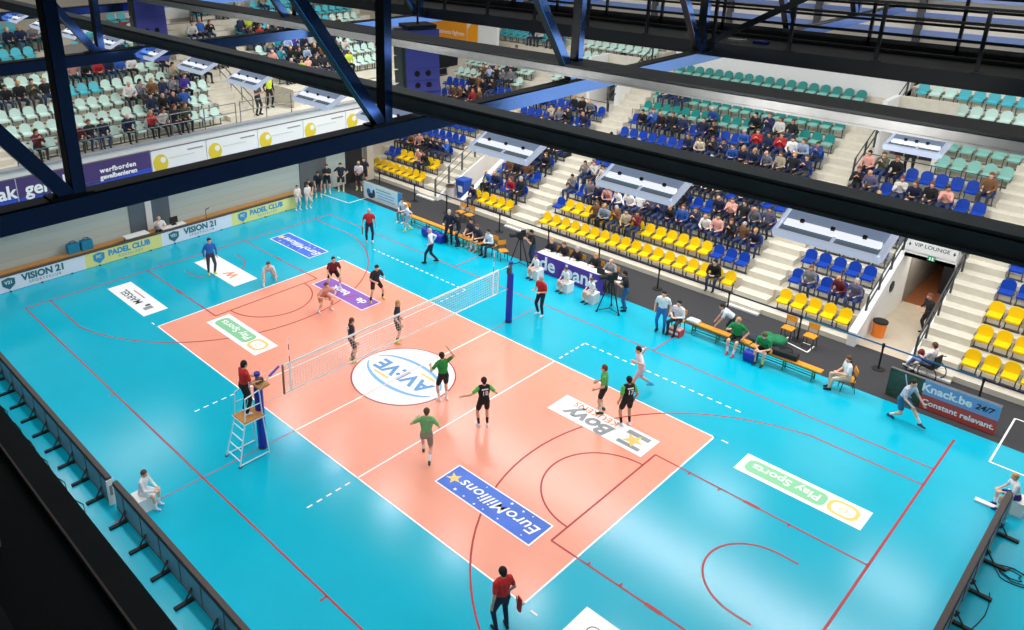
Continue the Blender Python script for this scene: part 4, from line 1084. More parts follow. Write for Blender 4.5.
row(KB, 8, -18.6, 'M. M. M. M. Mo Ml Mk Mg Mg M.'); row(KB, 9, -18.6, 'M. M. M. M. Mw M. Mk Mk M. M.'); row(KB, 10, -18.6, 'C. M. M. M. M. Mk Mo M. M. M.')
row(KB, 12, -18.6, 'C. C. C. C. C. Ck Cw C. Cr Cr'); row(KB, 13, -18.6, ' '.join(['C.'] * 10)); row(KB, 14, -18.6, ' '.join(['M.'] * 10))
EB = 'end stand'
row(EB, 0, -5.75, 'M. Mm M. Mg Mm Mk Mn M. Mn M. Mr Mw Mk Ma M. M. M.', 0.56, True)
row(EB, 1, -5.75, 'M. M. M. M. M. M. M. M. M. M. M. Mn Mk Mn Mb M. M.', 0.56, True)
row(EB, 2, -5.75, 'M. M. M. M. M. M. M. M. M. M. Mw Mg Mo Mn Mg Mu M. M.', 0.56, True)
row(EB, 3, -5.75, 'Mn Mk Mk Ma Mk Mk C. C. C. M. M. M. M. M. M. My Mg Ma Mw', 0.56, True)
row(EB, 4, -5.75, 'Mo Ma M. M. M. M. _ Cp Ck Cr Cn Cb Mw M. M. Mk', 0.56, True)
row(EB, 5, -5.75, 'M. C. C. C. C. C. _ _ _ _ Ck Cr Cn C. C. M. M.', 0.56, True)
row(EB, 6, -5.75, 'C. C. C. C. C. C. _ _ _ C. C. C. C. C. M. M. M.', 0.56, True)
row(EB, 7, -5.75, 'C. C. C. C. Cn Cn Cg Cw _ _ C. C. Cm M. M. M.', 0.56, True)
row(EB, 8, -5.75, 'C. Cn C. C. C. C. _ _ _ _ C. C. _ _ C. C.', 0.56, True)
EC = 'crowded end stand block'
row(EC, 4, 5.45, 'Mg Ml Mk', 0.56, True); row(EC, 6, 5.45, 'Mw Mb Mk', 0.56, True)
row(EC, 8, 6.9, 'Ck C. C. Cl C. Cw _ C. Cy C. C.', 0.56, True)
mix = 'kknnkguklbrmpowyehhcvlkw'
row(EC, 2, 8.5, crowd(9, 'M', 0.95, mix) + ' M. M. M. M.', 0.56, True)
row(EC, 3, 8.5, crowd(10, 'M', 0.95, mix) + ' M. M. M. M.', 0.56, True)
row(EC, 4, 8.5, crowd(10, 'M', 0.95, mix) + ' M. M. Mw Mb Mk', 0.56, True)
row(EC, 5, 8.5, crowd(10, 'C', 0.95, mix) + ' Mk Mk M. M. M. M. M.', 0.56, True)
row(EC, 6, 8.5, crowd(9, 'C', 0.8, mix) + ' C. C. C. M. M. M. M.', 0.56, True)
row(EC, 7, 11.5, 'C. C. C. C. C. C. C. C. C. C. C.', 0.56, True)
row(EC, 8, 13.0, 'C. C. C. C. C. C. C. C.', 0.56, True)

empty = [s for s in SEATS if not s[6]]
def in_frame(p):
    v = co.matrix_world.inverted() @ Vector(p)
    if v.z > -0.1: return False
    u = 421.5 + 797.5 * v.x / -v.z; w = 213.9 - 797.5 * v.y / -v.z
    return -5 < u < 1030 and -5 < w < 635
bpy.context.view_layer.update()
empty.sort(key=lambda s: (not in_frame((s[0], s[1], s[2] + 0.5)), (Vector(s[:3]) - CAMV).length))
solo, rest = empty[:300], empty[300:] + [s for s in SEATS if s[6]]
for n, (x, y, z, rz, kind, where, occ) in enumerate(solo):
    colr = SEATC[kind][2]
    lab = '%s stadium seat, %s' % (colr, where)
    t = thing('stadium_seat', lab, 'seat', (x, y, z), rz, 'empty stadium seats')
    if kind == 'F':
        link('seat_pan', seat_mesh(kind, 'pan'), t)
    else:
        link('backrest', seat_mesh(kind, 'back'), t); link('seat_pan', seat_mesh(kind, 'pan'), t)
    link('seat_frame', seat_mesh(kind, 'frame'), t)
b = MB()
for (x, y, z, rz, kind, where, occ) in rest:
    R = Matrix.Translation((x, y, z)) @ Matrix.Rotation(rz, 4, 'Z')
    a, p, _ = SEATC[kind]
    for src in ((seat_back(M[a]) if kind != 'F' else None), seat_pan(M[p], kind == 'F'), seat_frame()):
        if src is None: continue
        o = len(b.v); b.v += [tuple(R @ Vector(v)) for v in src.v]
        b.f += [tuple(o + i for i in f) for f in src.f]; b.mi += [b._m(src.mats[i]) for i in src.mi]
me = bpy.data.meshes.new('seat_mass'); me.from_pydata(b.v, [], b.f)
for m in b.mats: me.materials.append(m)
me.polygons.foreach_set('material_index', b.mi); me.update()
tag(link('stadium_seat_rows', me), 'remaining stadium seats, far off or under the spectators', 'seats', None, 'stuff')
# ---------------------------------------------------------------- people
V = lambda *a: np.array(a, float)
def ik(a, c, l1, l2, pole):
    """middle joint between a and c (two bones), bent towards pole"""
    d = c - a; L = np.linalg.norm(d); L2 = min(L, (l1 + l2) * 0.995)
    u = d / max(L, 1e-6); c2 = a + u * L2
    x = (l1 * l1 - l2 * l2 + L2 * L2) / (2 * L2); h = math.sqrt(max(l1 * l1 - x * x, 0))
    p = pole - u * np.dot(pole, u); p = p / max(np.linalg.norm(p), 1e-6)
    return a + u * x + p * h, c2
class Body:
    def __init__(self): self.caps = []; self.ells = []
    def cap(self, p, q, r1, r2, m): self.caps.append((V(*p), V(*q), r1, r2, m))
    def ell(self, c, r, m): self.ells.append((V(*c), V(*r), m))
    def mesh(self, name, mats, voxel):
        b = MB(); dm = mats[0]
        for p, q, r1, r2, m in self.caps:
            if np.linalg.norm(q - p) > 1e-4: b.tube(p, q, r1, dm, 10, r2)
            b.sphere(p, r1, dm, 10, 6); b.sphere(q, r2, dm, 10, 6)
        for c, r, m in self.ells: b.sphere(c, tuple(r), dm, 12, 8)
        me0 = bpy.data.meshes.new('raw'); me0.from_pydata(b.v, [], b.f); me0.update()
        ob = bpy.data.objects.new('raw', me0); COL.objects.link(ob)
        md = ob.modifiers.new('r', 'REMESH'); md.mode = 'VOXEL'; md.voxel_size = voxel
        sm = ob.modifiers.new('s', 'SMOOTH'); sm.factor = 0.5; sm.iterations = 2
        dg = bpy.context.evaluated_depsgraph_get()
        me = bpy.data.meshes.new_from_object(ob.evaluated_get(dg)); me.name = name
        bpy.data.objects.remove(ob); bpy.data.meshes.remove(me0)
        n = len(me.polygons); ce = np.empty(n * 3); me.polygons.foreach_get('center', ce); ce = ce.reshape(-1, 3)
        best = np.full(n, 1e9); idx = np.zeros(n, int)
        for p, q, r1, r2, m in self.caps:
            d = q - p; L = max(np.dot(d, d), 1e-9); t = np.clip(((ce - p) @ d) / L, 0, 1)
            dist = np.linalg.norm(ce - p - t[:, None] * d, axis=1) - (r1 + (r2 - r1) * t)
            k = dist < best; best[k] = dist[k]; idx[k] = m
        for c, r, m in self.ells:
            dist = (np.linalg.norm((ce - c) / r, axis=1) - 1) * min(r)
            k = dist < best; best[k] = dist[k]; idx[k] = m
        me.materials.clear()
        for m in mats: me.materials.append(m)
        me.polygons.foreach_set('material_index', idx.astype(np.int32)); me.polygons.foreach_set('use_smooth', np.ones(n, bool))
        me.update()
        return me
# material slots: 0 skin 1 top 2 legs 3 shoes 4 hair 5 sleeve/accent 6 sock 7 dark
def figure(pelvis=(0, 0, 0.93), lean=0.05, side=0.0, twist=0.0, feet=((-0.11, 0.0, 0), (0.11, 0.0, 0)), toes=(0.0, 0.0), hands=None,
           head=(0.0, 0.1), sleeve='short', legs='long', hair='short', fingers=True, accent=1, knee=(None, None), elbow=(None, None), female=False, lift=(0, 0)):
    """faces +Y, right hand at +X. hands: wrist positions; feet: ankle ground points (x, y, z of sole)"""
    B = Body(); P = V(*pelvis)
    up = V(math.sin(side), math.sin(lean), math.cos(lean) * math.cos(side)); up /= np.linalg.norm(up)
    rx = V(math.cos(twist), math.sin(twist), 0); rx = rx - up * np.dot(rx, up); rx /= np.linalg.norm(rx)
    fw = np.cross(up, rx)
    pelr = V(math.cos(twist * 0.4), math.sin(twist * 0.4), 0)
    for z, hw, r, m in ((-0.03, 0.085, 0.11, 2), (0.05, 0.075, 0.11, 2), (0.13, 0.06, 0.105, 1), (0.22, 0.065, 0.105, 1), (0.31, 0.085, 0.11, 1), (0.40, 0.10, 0.105, 1), (0.46, 0.11, 0.085, 1)):
        c = P + up * z; ax = pelr if z < 0.1 else rx
        B.cap(c - ax * hw, c + ax * hw, r, r, m)
    B.cap(P + up * 0.10, P + up * 0.40, 0.11, 0.12, 1)
    nb = P + up * 0.50; hy, hp = head
    fh = fw * math.cos(hy) + rx * math.sin(hy)
    hu = up * 0.35 + V(0, 0, 1) * 0.65 ; hu = hu * math.cos(hp) + fh * math.sin(hp); hu /= np.linalg.norm(hu)
    hf = fh - hu * np.dot(fh, hu); hf /= np.linalg.norm(hf); hr = np.cross(hf, hu)
    hc = nb + hu * 0.155 + hf * 0.015
    B.cap(nb - up * 0.03, nb + hu * 0.07, 0.058, 0.052, 0)
    B.cap(hc + hu * 0.025 - hf * 0.012, hc + hu * 0.005 + hf * 0.018, 0.088, 0.078, 0)
    B.cap(hc + hf * 0.03, hc - hu * 0.065 + hf * 0.045, 0.062, 0.036, 0)
    B.cap(hc + hf * 0.09 + hu * 0.01, hc + hf * 0.108 - hu * 0.022, 0.010, 0.015, 0)
    for s in (-1, 1):
        B.cap(hc + hr * s * 0.08 - hf * 0.01 - hu * 0.015, hc + hr * s * 0.084 - hf * 0.014 + hu * 0.02, 0.016, 0.018, 0)
        B.cap(hc + hr * s * 0.032 + hf * 0.083 + hu * 0.012, hc + hr * s * 0.034 + hf * 0.083 + hu * 0.012, 0.012, 0.012, 7)
    B.cap(hc + hf * 0.078 - hr * 0.018 - hu * 0.055, hc + hf * 0.078 + hr * 0.018 - hu * 0.055, 0.009, 0.009, 5 if accent == 5 else 0)
    HAIR = []
    if hair != 'bald':
        HAIR.append((hc - hf * 0.022 + hu * 0.045, hc - hf * 0.03 + hu * 0.03, 0.098, 0.096))
        HAIR.append((hc - hf * 0.05 + hu * 0.01, hc - hf * 0.055 - hu * 0.03, 0.075, 0.062))
        if hair == 'long': HAIR.append((hc - hf * 0.06, nb - fw * 0.075 - up * 0.10, 0.082, 0.07))
        if hair == 'tail': HAIR.append((hc - hf * 0.11 + hu * 0.03, hc - hf * 0.15 - hu * 0.14, 0.035, 0.022))
    # arms
    if hands is None: hands = ((-0.27, 0.06, P[2] - 0.06), (0.27, 0.06, P[2] - 0.06))
    for s, hnd, eb in ((-1, hands[0], elbow[0]), (1, hands[1], elbow[1])):
        S = P + up * 0.44 + rx * s * 0.185
        H = V(*hnd); pole = V(*eb) if eb is not None else (-fw * 0.8 + rx * s * 0.5 - V(0, 0, 1) * 0.4)
        E, Wr = ik(S, H, 0.29, 0.265, pole)
        B.cap(P + up * 0.44 + rx * s * 0.12, S, 0.075, 0.07, accent)
        if sleeve == 'long':
            B.cap(S, E, 0.062, 0.052, accent); B.cap(E, E + (Wr - E) * 0.93, 0.05, 0.036, accent)
        elif sleeve == 'none':
            B.cap(S, E, 0.052, 0.042, 0); B.cap(E, Wr, 0.042, 0.03, 0)
        else:
            mid = S + (E - S) * 0.62
            B.cap(S, mid, 0.068, 0.06, accent); B.cap(mid, E, 0.044, 0.041, 0); B.cap(E, Wr, 0.041, 0.029, 0)
        d = (Wr - E); d /= np.linalg.norm(d); sd = np.cross(d, fw); sd = sd / max(np.linalg.norm(sd), 1e-6)
        inn = np.cross(sd, d); inn /= np.linalg.norm(inn)
        if not fingers:
            B.cap(Wr, Wr + d * 0.10, 0.034, 0.03, 0)
        else:
            pc = Wr + d * 0.085
            B.cap(Wr, pc - inn * 0.02, 0.03, 0.024, 0); B.cap(Wr, pc + inn * 0.02, 0.03, 0.024, 0)
            crl = sd * (0.3 if s > 0 else -0.3)
            for k, ln in enumerate((0.062, 0.075, 0.07, 0.052)):
                f0 = pc + inn * (0.033 - 0.022 * k); f1 = f0 + d * ln * 0.55 + inn * (0.006 - 0.004 * k); f2 = f1 + (d + crl) * ln * 0.5
                B.cap(f0, f1, 0.0115, 0.011, 0); B.cap(f1, f2, 0.011, 0.0095, 0)
            t0 = Wr + d * 0.03 + inn * 0.028; t1 = t0 + d * 0.035 + inn * 0.035; B.cap(t0, t1, 0.014, 0.013, 0); B.cap(t1, t1 + d * 0.03 + inn * 0.008, 0.013, 0.011, 0)
    # legs
    for s, ft, ty, kn in ((-1, feet[0], toes[0], knee[0]), (1, feet[1], toes[1], knee[1])):
        Hp = P + pelr * s * 0.095 - V(0, 0, 0.02); A = V(ft[0], ft[1], ft[2] + 0.085)
        fdir = V(math.sin(ty), math.cos(ty), 0)
        pole = V(*kn) if kn is not None else fdir + V(s * 0.15, 0, 0.1)
        K, A = ik(Hp, A, 0.44, 0.42, pole)
        if legs == 'long':
            B.cap(Hp, K, 0.098, 0.066, 2); B.cap(K, A + V(0, 0, 0.02), 0.066, 0.048, 2)
        elif legs == 'skirt':
            B.cap(Hp, K, 0.105, 0.085, 2); B.cap(K, A, 0.05, 0.036, 0)
        else:
            mid = Hp + (K - Hp) * 0.66
            B.cap(Hp, mid, 0.102, 0.086, 2); B.cap(mid, K, 0.068, 0.056, 0); c2 = K + (A - K) * 0.45
            B.cap(K, c2, 0.056, 0.054, 0); B.cap(c2, A, 0.05, 0.038, 6)
        slope = ft[2] * 0.6
        B.cap(A - fdir * 0.05 - V(0, 0, 0.045), A + fdir * 0.14 - V(0, 0, 0.052 + slope * 0), 0.042, 0.034, 3)
        B.cap(A, A + fdir * 0.06 - V(0, 0, 0.04), 0.045, 0.042, 3)
    return B, HAIR
HAIRC = dict(d=(42, 32, 26), b=(96, 66, 42), l=(190, 150, 96), g=(176, 172, 168), r=(116, 66, 44), k=(22, 20, 22))
def outfit(sk, top, legs, shoes, hair, acc=None, sock=None):
    return [M[sk], cloth(top), cloth(legs), cloth(shoes), cloth(hair), cloth(acc or top), cloth(sock or (236, 236, 234)), M['black']]
def hair_mesh(HAIR, m, voxel):
    h = Body()
    for p, q, a, c in HAIR: h.cap(p, q, a, c, 0)
    return h.mesh('hair', [m], voxel)
def person(label, loc, rz, pose, mats, cat='person', group=None, voxel=0.014, scale=1.0, number=None, name='person'):
    B, HAIR = figure(**pose)
    o = link(name, B.mesh('body', mats, voxel), None, loc, (0, 0, rz))
    o.scale = (scale,) * 3
    tag(o, label, cat, group)
    if HAIR: link('hair', hair_mesh(HAIR, mats[4], voxel), o)
    if number:
        P = V(*pose.get('pelvis', (0, 0, 0.93))); ln = pose.get('lean', 0.05)
        up = V(0, math.sin(ln), math.cos(ln)); bk = V(0, -math.cos(ln), math.sin(ln)); p = P + up * 0.30 + bk * 0.125
        text(number, 0.2, white, o, tuple(p), (PI / 2 - ln, 0, 0), 'jersey_number', depth=0.012)
        p = P + up * 0.43 + bk * 0.11
        b = MB(); b.box((0, 0, 0), (0.2, 0.02, 0.035), white, (-ln, 0, 0)); b.build('jersey_name_strip', o, tuple(p))
    return o
def face(ax, ay, bx_, by_):
    """heading that looks from a to b"""
    return math.atan2(by_ - ay, bx_ - ax) - PI / 2
def stand(**k):
    d = dict(feet=((-0.13, 0.02, 0), (0.13, -0.02, 0)), toes=(-0.2, 0.2)); d.update(k); return d
def walk(st=0.3, **k):
    d = dict(pelvis=(0, 0, 0.9), feet=((-0.09, st, 0.0), (0.09, -st, 0.06)), hands=((-0.27, -0.12, 0.95), (0.27, 0.2, 1.0)), lean=0.1); d.update(k); return d
def ready(**k):
    d = dict(pelvis=(0, -0.12, 0.76), lean=0.5, feet=((-0.25, 0.05, 0), (0.25, -0.05, 0)), toes=(-0.15, 0.15), hands=((-0.22, 0.42, 0.78), (0.22, 0.42, 0.78)), legs='shorts', head=(0, -0.25)); d.update(k); return d
def sit(h=0.47, **k):
    d = dict(pelvis=(0, 0, h + 0.09), lean=0.08, feet=((-0.13, 0.42, 0), (0.13, 0.44, 0)), hands=((-0.13, 0.34, h + 0.2), (0.13, 0.36, h + 0.2)), elbow=((-0.5, -0.3, -0.6), (0.5, -0.3, -0.6))); d.update(k); return d
BLK = (24, 24, 30); NVY = (28, 34, 58); WHT = (236, 236, 236); RED = (196, 36, 34); GRN = (96, 190, 90); DGR = (20, 140, 70); JEANS = (64, 92, 140); CHAR = (50, 52, 58)
SK = lambda k: ('skinA', 'skinB', 'skinA', 'skinA', 'skinC')[k % 5]
hr_ = HAIRC
# officials
person('umpire in red shirt standing on the white ladder at the net', (-0.1, -6.02, 1.32), face(0, -6, 0.4, 0), stand(pelvis=(0, 0, 0.93), hands=((-0.2, 0.34, 1.02), (0.2, 0.34, 1.02)), lean=0.1), outfit('skinB', RED, BLK, WHT, hr_['k'], RED))
person('line judge in red shirt at the bottom edge holding a flag', (9.07, -5.36, 0), face(0, 0, -1, 0.25), stand(legs='long', hands=((-0.28, -0.02, 0.84), (0.29, 0.12, 0.88))), outfit('skinB', RED, NVY, BLK, hr_['k']))
t = thing('signal_flag', 'red signal flag held low by the line judge at the bottom edge', 'flag', (9.2, -5.05, 0.78))
b = MB(); b.tube((0, 0, 0.05), (-0.02, 0.1, -0.42), 0.012, M['wood'], 6); b.build('flag_stick', t)
b = MB(); b.prism([(-0.0, 0.02), (0.12, -0.04), (0.1, -0.4), (0.04, -0.42), (-0.02, -0.35)], 1, 0.05, 0.075, paint((214, 40, 40), 0.8)); b.build('flag_cloth', t)
person('line judge in red shirt beyond the far end of the court', (-9.73, 6.7, 0), face(-9.7, 6.7, 0, 0), stand(hands=((-0.3, 0.0, 0.86), (0.3, 0.02, 0.86))), outfit('skinB', RED, NVY, WHT, hr_['g'], RED), voxel=0.014)
t = thing('signal_flag', 'thin signal flag hanging from the far line judge\'s hand', 'flag', (-9.98, 6.52, 0.8))
b = MB(); b.tube((0, 0, 0.03), (-0.06, 0.0, -0.5), 0.012, M['wood'], 6); b.build('flag_stick', t)
b = MB(); b.prism([(0, 0.0), (-0.08, -0.06), (-0.09, -0.42), (-0.04, -0.46)], 1, -0.012, 0.012, paint((170, 60, 60), 0.8)); b.build('flag_cloth', t)
person('second umpire in red shirt at the scorers\' side net post', (0.5, 6.79, 0), face(0.5, 6.8, 0, 0), stand(hands=((-0.16, 0.26, 1.12), (0.2, 0.2, 1.1))), outfit('skinB', RED, NVY, WHT, hr_['g'], RED))
person('coach in white shirt and dark trousers walking along the court', (-5.97, 7.13, 0), face(-6, 7.1, -8, 5.6), walk(0.26, sleeve='long', hands=((-0.26, 0.12, 0.98), (0.3, -0.05, 0.95))), outfit('skinA', (214, 222, 236), NVY, BLK, hr_['g'], (214, 222, 236)))
# near-side team in dark kit (left half of the court)
DK = lambda sk, h: outfit(sk, (40, 40, 52), (30, 28, 40), (220, 220, 90), h, (52, 46, 66), BLK)
person('player in dark kit close behind the net, left of the centre circle', (-1.93, -0.69, 0), face(0, 0, 0.5, 1), stand(legs='shorts', hands=((-0.3, 0.12, 0.9), (0.3, 0.1, 0.9)), pelvis=(0, 0, 0.92)), DK('skinA', hr_['b']), number='7')
person('player in dark kit behind the net beyond the centre circle', (-1.81, 1.34, 0), face(0, 0, 1, 1), stand(legs='shorts', hands=((-0.3, 0.1, 0.88), (0.3, 0.14, 0.9))), DK('skinA', hr_['l']), number='11')
person('player in dark kit crouching on the purple floor sticker edge', (-4.91, 2.98, 0), face(0, 0, 1, -0.25), stand(legs='shorts', pelvis=(0, -0.05, 0.86), lean=0.3, feet=((-0.3, 0, 0), (0.3, 0.1, 0)), hands=((-0.2, 0.35, 1.0), (0.2, 0.35, 1.0))), DK('skinA', hr_['d']))
person('player in red and black kit at the far corner of the court', (-6.96, 2.42, 0), face(0, 0, 1, -0.5), ready(), outfit('skinA', (110, 34, 40), (26, 26, 34), WHT, hr_['d'], (44, 44, 60)))
person('player in white diving low behind the far end line', (-9.3, 0.75, 0), face(0, 0, 1, -0.5), ready(pelvis=(0, -0.2, 0.55), lean=1.05, feet=((-0.22, -0.5, 0.02), (0.25, 0.25, 0)), hands=((-0.25, 0.75, 0.35), (0.25, 0.7, 0.4))), outfit('skinA', (206, 210, 214), (190, 196, 204), WHT, hr_['b'], (206, 210, 214)))
person('player in bright blue top waiting on the white floor sticker', (-11.73, -0.58, 0), face(0, 0, 1, -0.2), stand(sleeve='long', legs='long'), outfit('skinA', (34, 104, 190), (60, 56, 66), (220, 220, 60), hr_['d']))
person('player in pale kit crouching beside the purple floor sticker', (-5.6, 0.9, 0), face(0, 0, 1, -0.1), ready(pelvis=(0, -0.15, 0.66), lean=0.75), outfit('skinA', (214, 150, 130), (196, 120, 104), WHT, hr_['r'], (222, 160, 140)))
# right team, green sleeves and black shirts
GK = lambda sk, h, sh=WHT: outfit(sk, BLK, BLK, sh, h, GRN, BLK)
GA = lambda sk, h: outfit(sk, (88, 160, 84), (40, 44, 42), (60, 90, 60), h, GRN, WHT)
person('player in green on the edge of the round centre sticker', (1.97, -0.06, 0), face(0, 0, -1, 0.3), stand(legs='shorts', accent=5, lean=0.2, hands=((-0.3, 0.3, 1.2), (0.3, 0.2, 1.7))), outfit('skinA', (34, 140, 60), BLK, WHT, hr_['d'], (60, 130, 60)))
person('player in pale green lunging near the attack line', (3.72, -2.5, 0), face(0, 0, -1, 1), walk(0.34, legs='shorts', accent=5, pelvis=(0, 0, 0.84), lean=0.3, hands=((-0.3, 0.35, 1.15), (0.3, 0.3, 1.0))), outfit('skinA', (120, 172, 112), (150, 140, 120), (60, 70, 60), hr_['b'], (120, 190, 110)))
person('player in black shirt with green sleeves in the middle of the right half', (3.8, -0.16, 0), face(0, 0, -1, 0.55), stand(legs='shorts', accent=5, hands=((-0.62, 0.1, 1.12), (0.28, 0.05, 1.25))), GK('skinA', hr_['d']), number='18')
person('player in green sleeved black shirt seen side on near seventeen', (5.9, 3.11, 0), face(0, 0, -0.9, -0.5), stand(legs='shorts', accent=5, hands=((-0.24, 0.22, 0.95), (0.24, 0.22, 0.95))), GA('skinA', hr_['r']))
person('player seventeen in black shirt with green sleeves on the white sticker', (6.79, 3.05, 0), face(0, 0, -1, 0.5), stand(legs='shorts', accent=5), GK('skinB', hr_['k']), number='17')
person('libero in white kit running beyond the far sideline', (6.05, 5.0, 0), face(0, 0, -1, -1), walk(0.3, legs='shorts', pelvis=(0, 0, 0.9), lean=0.25, feet=((-0.1, 0.3, 0.0), (0.1, -0.42, 0.14)), hands=((-0.35, 0.3, 1.3), (0.35, -0.1, 1.2))), outfit('skinA', (222, 216, 224), (206, 200, 214), (90, 170, 210), hr_['d'], (206, 206, 226), (120, 190, 220)))
person('ball retriever in dark blue lunging in front of the red and blue board', (12.75, 9.4, 0), face(0, 0, 1, -0.28), walk(0.5, legs='shorts', pelvis=(0, -0.28, 0.78), lean=0.3, feet=((-0.1, 0.42, 0), (0.1, -0.5, 0.0)), hands=((-0.25, 0.2, 0.75), (0.25, 0.15, 0.8))), outfit('skinA', (186, 194, 210), (24, 110, 150), (60, 70, 90), hr_['d'], (60, 70, 100), (220, 220, 220)))
# right bench
person('woman in white top and beige trousers sitting by the court edge', (10.72, 9.92, 0), face(0, 0, -0.75, -0.55), sit(0.45, hair='long', feet=((-0.05, 0.5, 0), (0.12, 0.45, 0)), hands=((-0.08, 0.3, 0.68), (0.1, 0.28, 0.66)), head=(-0.6, 0.2)), outfit('skinA', WHT, (214, 190, 166), BLK, hr_['b']))
person('person in white shirt and blue trousers standing behind the right camera', (4.42, 9.05, 0), face(0, 0, 0.3, -1), stand(), outfit('skinA', WHT, (40, 110, 180), BLK, hr_['d']))
person('person in white and grey seated beside the red crate', (4.85, 9.5, 0), PI, sit(0.45, hands=((-0.1, 0.3, 0.72), (0.1, 0.3, 0.72)), sleeve='long'), outfit('skinA', (232, 226, 228), CHAR, BLK, hr_['d'], (232, 226, 228)))
person('man in white shirt bending over behind the right team bench', (6.5, 10.35, 0), face(0, 0, -0.8, -0.5), stand(lean=1.0, pelvis=(0, -0.1, 0.9), hands=((-0.2, 0.55, 0.62), (0.2, 0.5, 0.66))), outfit('skinB', (206, 218, 232), CHAR, BLK, hr_['d'], (206, 218, 232)))
person('player in green bib leaning back with one leg stretched on the bench', (7.0, 9.8, 0), face(0, 0, 0.1, -1), sit(0.46, accent=5, legs='shorts', feet=((-0.12, 0.55, 0), (0.12, 0.45, 0)), hands=((-0.25, 0.1, 0.6), (0.2, 0.3, 0.9)), head=(0.7, 0.1)), outfit('skinA', DGR, BLK, (220, 70, 80), hr_['l'], DGR, WHT))
person('player in green bib sitting bent forward on the right bench', (8.05, 9.8, 0), PI, sit(0.46, accent=5, legs='shorts', lean=0.5, hands=((-0.1, 0.45, 0.62), (0.1, 0.45, 0.62)), head=(-0.4, 0.3)), outfit('skinA', (24, 140, 76), BLK, (40, 60, 50), hr_['b'], (24, 140, 76), (214, 230, 120)))
# scorers and camera crew
for k, (x, lab, top, hair, hs) in enumerate(((-1.45, 'in black at the left of the scorers\' table', BLK, 'r', 'short'), (-0.75, 'with grey hair and black jacket at the scorers\' table', BLK, 'g', 'short'), (0.2, 'blond official in black at the scorers\' table', (32, 32, 36), 'l', 'long'))):
    person(('official %s' % lab) if not lab.startswith('blond') else lab, (x, 10.95, 0), PI, sit(0.47, sleeve='long', lean=0.2, hair=hs, hands=((-0.15, 0.45, 0.84), (0.15, 0.45, 0.84))), outfit('skinA', top, CHAR, BLK, hr_[hair], top))
person('bald man in grey shirt at the right end of the scorers\' table', (0.95, 11.0, 0), PI, sit(0.47, sleeve='long', lean=0.25, hair='bald', hands=((-0.18, 0.45, 0.84), (0.18, 0.42, 0.84))), outfit('skinA', (150, 152, 158), CHAR, BLK, hr_['g'], (150, 152, 158)))
person('official in dark jacket at the far left end of the scorers\' table', (-2.1, 10.95, 0), PI, sit(0.47, sleeve='long', lean=0.25, hands=((-0.15, 0.45, 0.84), (0.15, 0.45, 0.84))), outfit('skinA', NVY, CHAR, BLK, hr_['l'], NVY))
for x in (-2.1, -1.45, -0.75, 0.2, 0.95): chair('wooden chair under an official at the scorers\' table', x, 11.0, 0, 'chairs behind the scorers\' table')
for (x, y, lab, sc) in ((-1.75, 9.35, 'ball boy in white on the left cube at the scorers\' table', 0.82), (-0.1, 9.25, 'ball boy in white on the middle cube at the scorers\' table', 0.82), (1.2, 9.2, 'ball boy in white on the right cube at the scorers\' table', 0.8)):
    person(lab, (x, y + 0.02, 0), PI - 0.25, sit(0.47, legs='shorts', hands=((-0.12, 0.36, 0.66), (0.14, 0.36, 0.66)), lean=0.15), outfit('skinA', WHT, (222, 220, 222), (40, 44, 50), hr_['b']), scale=sc)
person('boy in white tracksuit with dark stripes sitting by the near perimeter board', (-0.05, -9.28, 0), face(0, 0, 1, 0.75), sit(0.5, legs='shorts', sleeve='long', lean=0.2, hands=((-0.1, 0.42, 0.7), (0.12, 0.42, 0.7))), outfit('skinA', (232, 232, 236), WHT, (200, 220, 240), hr_['b'], (232, 232, 236)), scale=0.86)
person('boy in white and purple sitting at the right perimeter board', (15.93, 7.22, 0), face(0, 0, -0.9, -0.45), sit(0.5, legs='shorts', lean=0.3, hands=((-0.1, 0.42, 0.66), (0.12, 0.42, 0.66))), outfit('skinA', WHT, (60, 40, 120), (50, 50, 120), hr_['l']), scale=0.86)
for (x, y, lab) in ((-15.66, 6.76, 'ball boy in white standing at the end of the lime banner'), (-15.5, 7.3, 'second ball boy in white, nearer the team in the corner')):
    person(lab, (x, y, 0), -PI / 2, stand(legs='shorts', hands=((-0.12, 0.25, 1.02), (0.12, 0.25, 1.02))), outfit('skinA', (230, 222, 214), (216, 206, 200), WHT, hr_['b']), scale=0.82)
def tv_camera(label, loc, rz):
    t = thing('television_camera', label, 'camera', loc, rz)
    for k in range(3):
        a = PI / 2 + 2 * PI * k / 3
        b = MB(); b.tube((0.08 * math.cos(a), 0.08 * math.sin(a), 1.25), (0.5 * math.cos(a), 0.5 * math.sin(a), 0.03), 0.025, M['black'], 6); b.tube((0.5 * math.cos(a), 0.5 * math.sin(a), 0), (0.5 * math.cos(a), 0.5 * math.sin(a), 0.05), 0.05, M['black'], 8); b.tube((0.5 * math.cos(a), 0.5 * math.sin(a), 0.06), (0, 0, 0.12), 0.018, M['black'], 6); b.build('tripod_leg', t)
    b = MB(); b.box((0, 0, 1.3), (0.14, 0.16, 0.12), M['black']); b.box((0, 0.0, 1.48), (0.16, 0.42, 0.22), M['black']); b.box((0, -0.12, 1.62), (0.1, 0.2, 0.08), M['black']); b.build('camera_body', t)
    b = MB(); b.tube((0, 0.2, 1.48), (0, 0.5, 1.48), 0.08, M['black'], 12, 0.1); b.build('lens', t)
    b = MB(); b.tube((0.06, -0.15, 1.35), (0.22, -0.55, 1.2), 0.014, M['black'], 6); b.build('pan_handle', t)
    return t
tv_camera('television camera on a tripod at the left of the scorers\' table', (-3.1, 9.85, 0), face(0, 0, -0.5, -1))
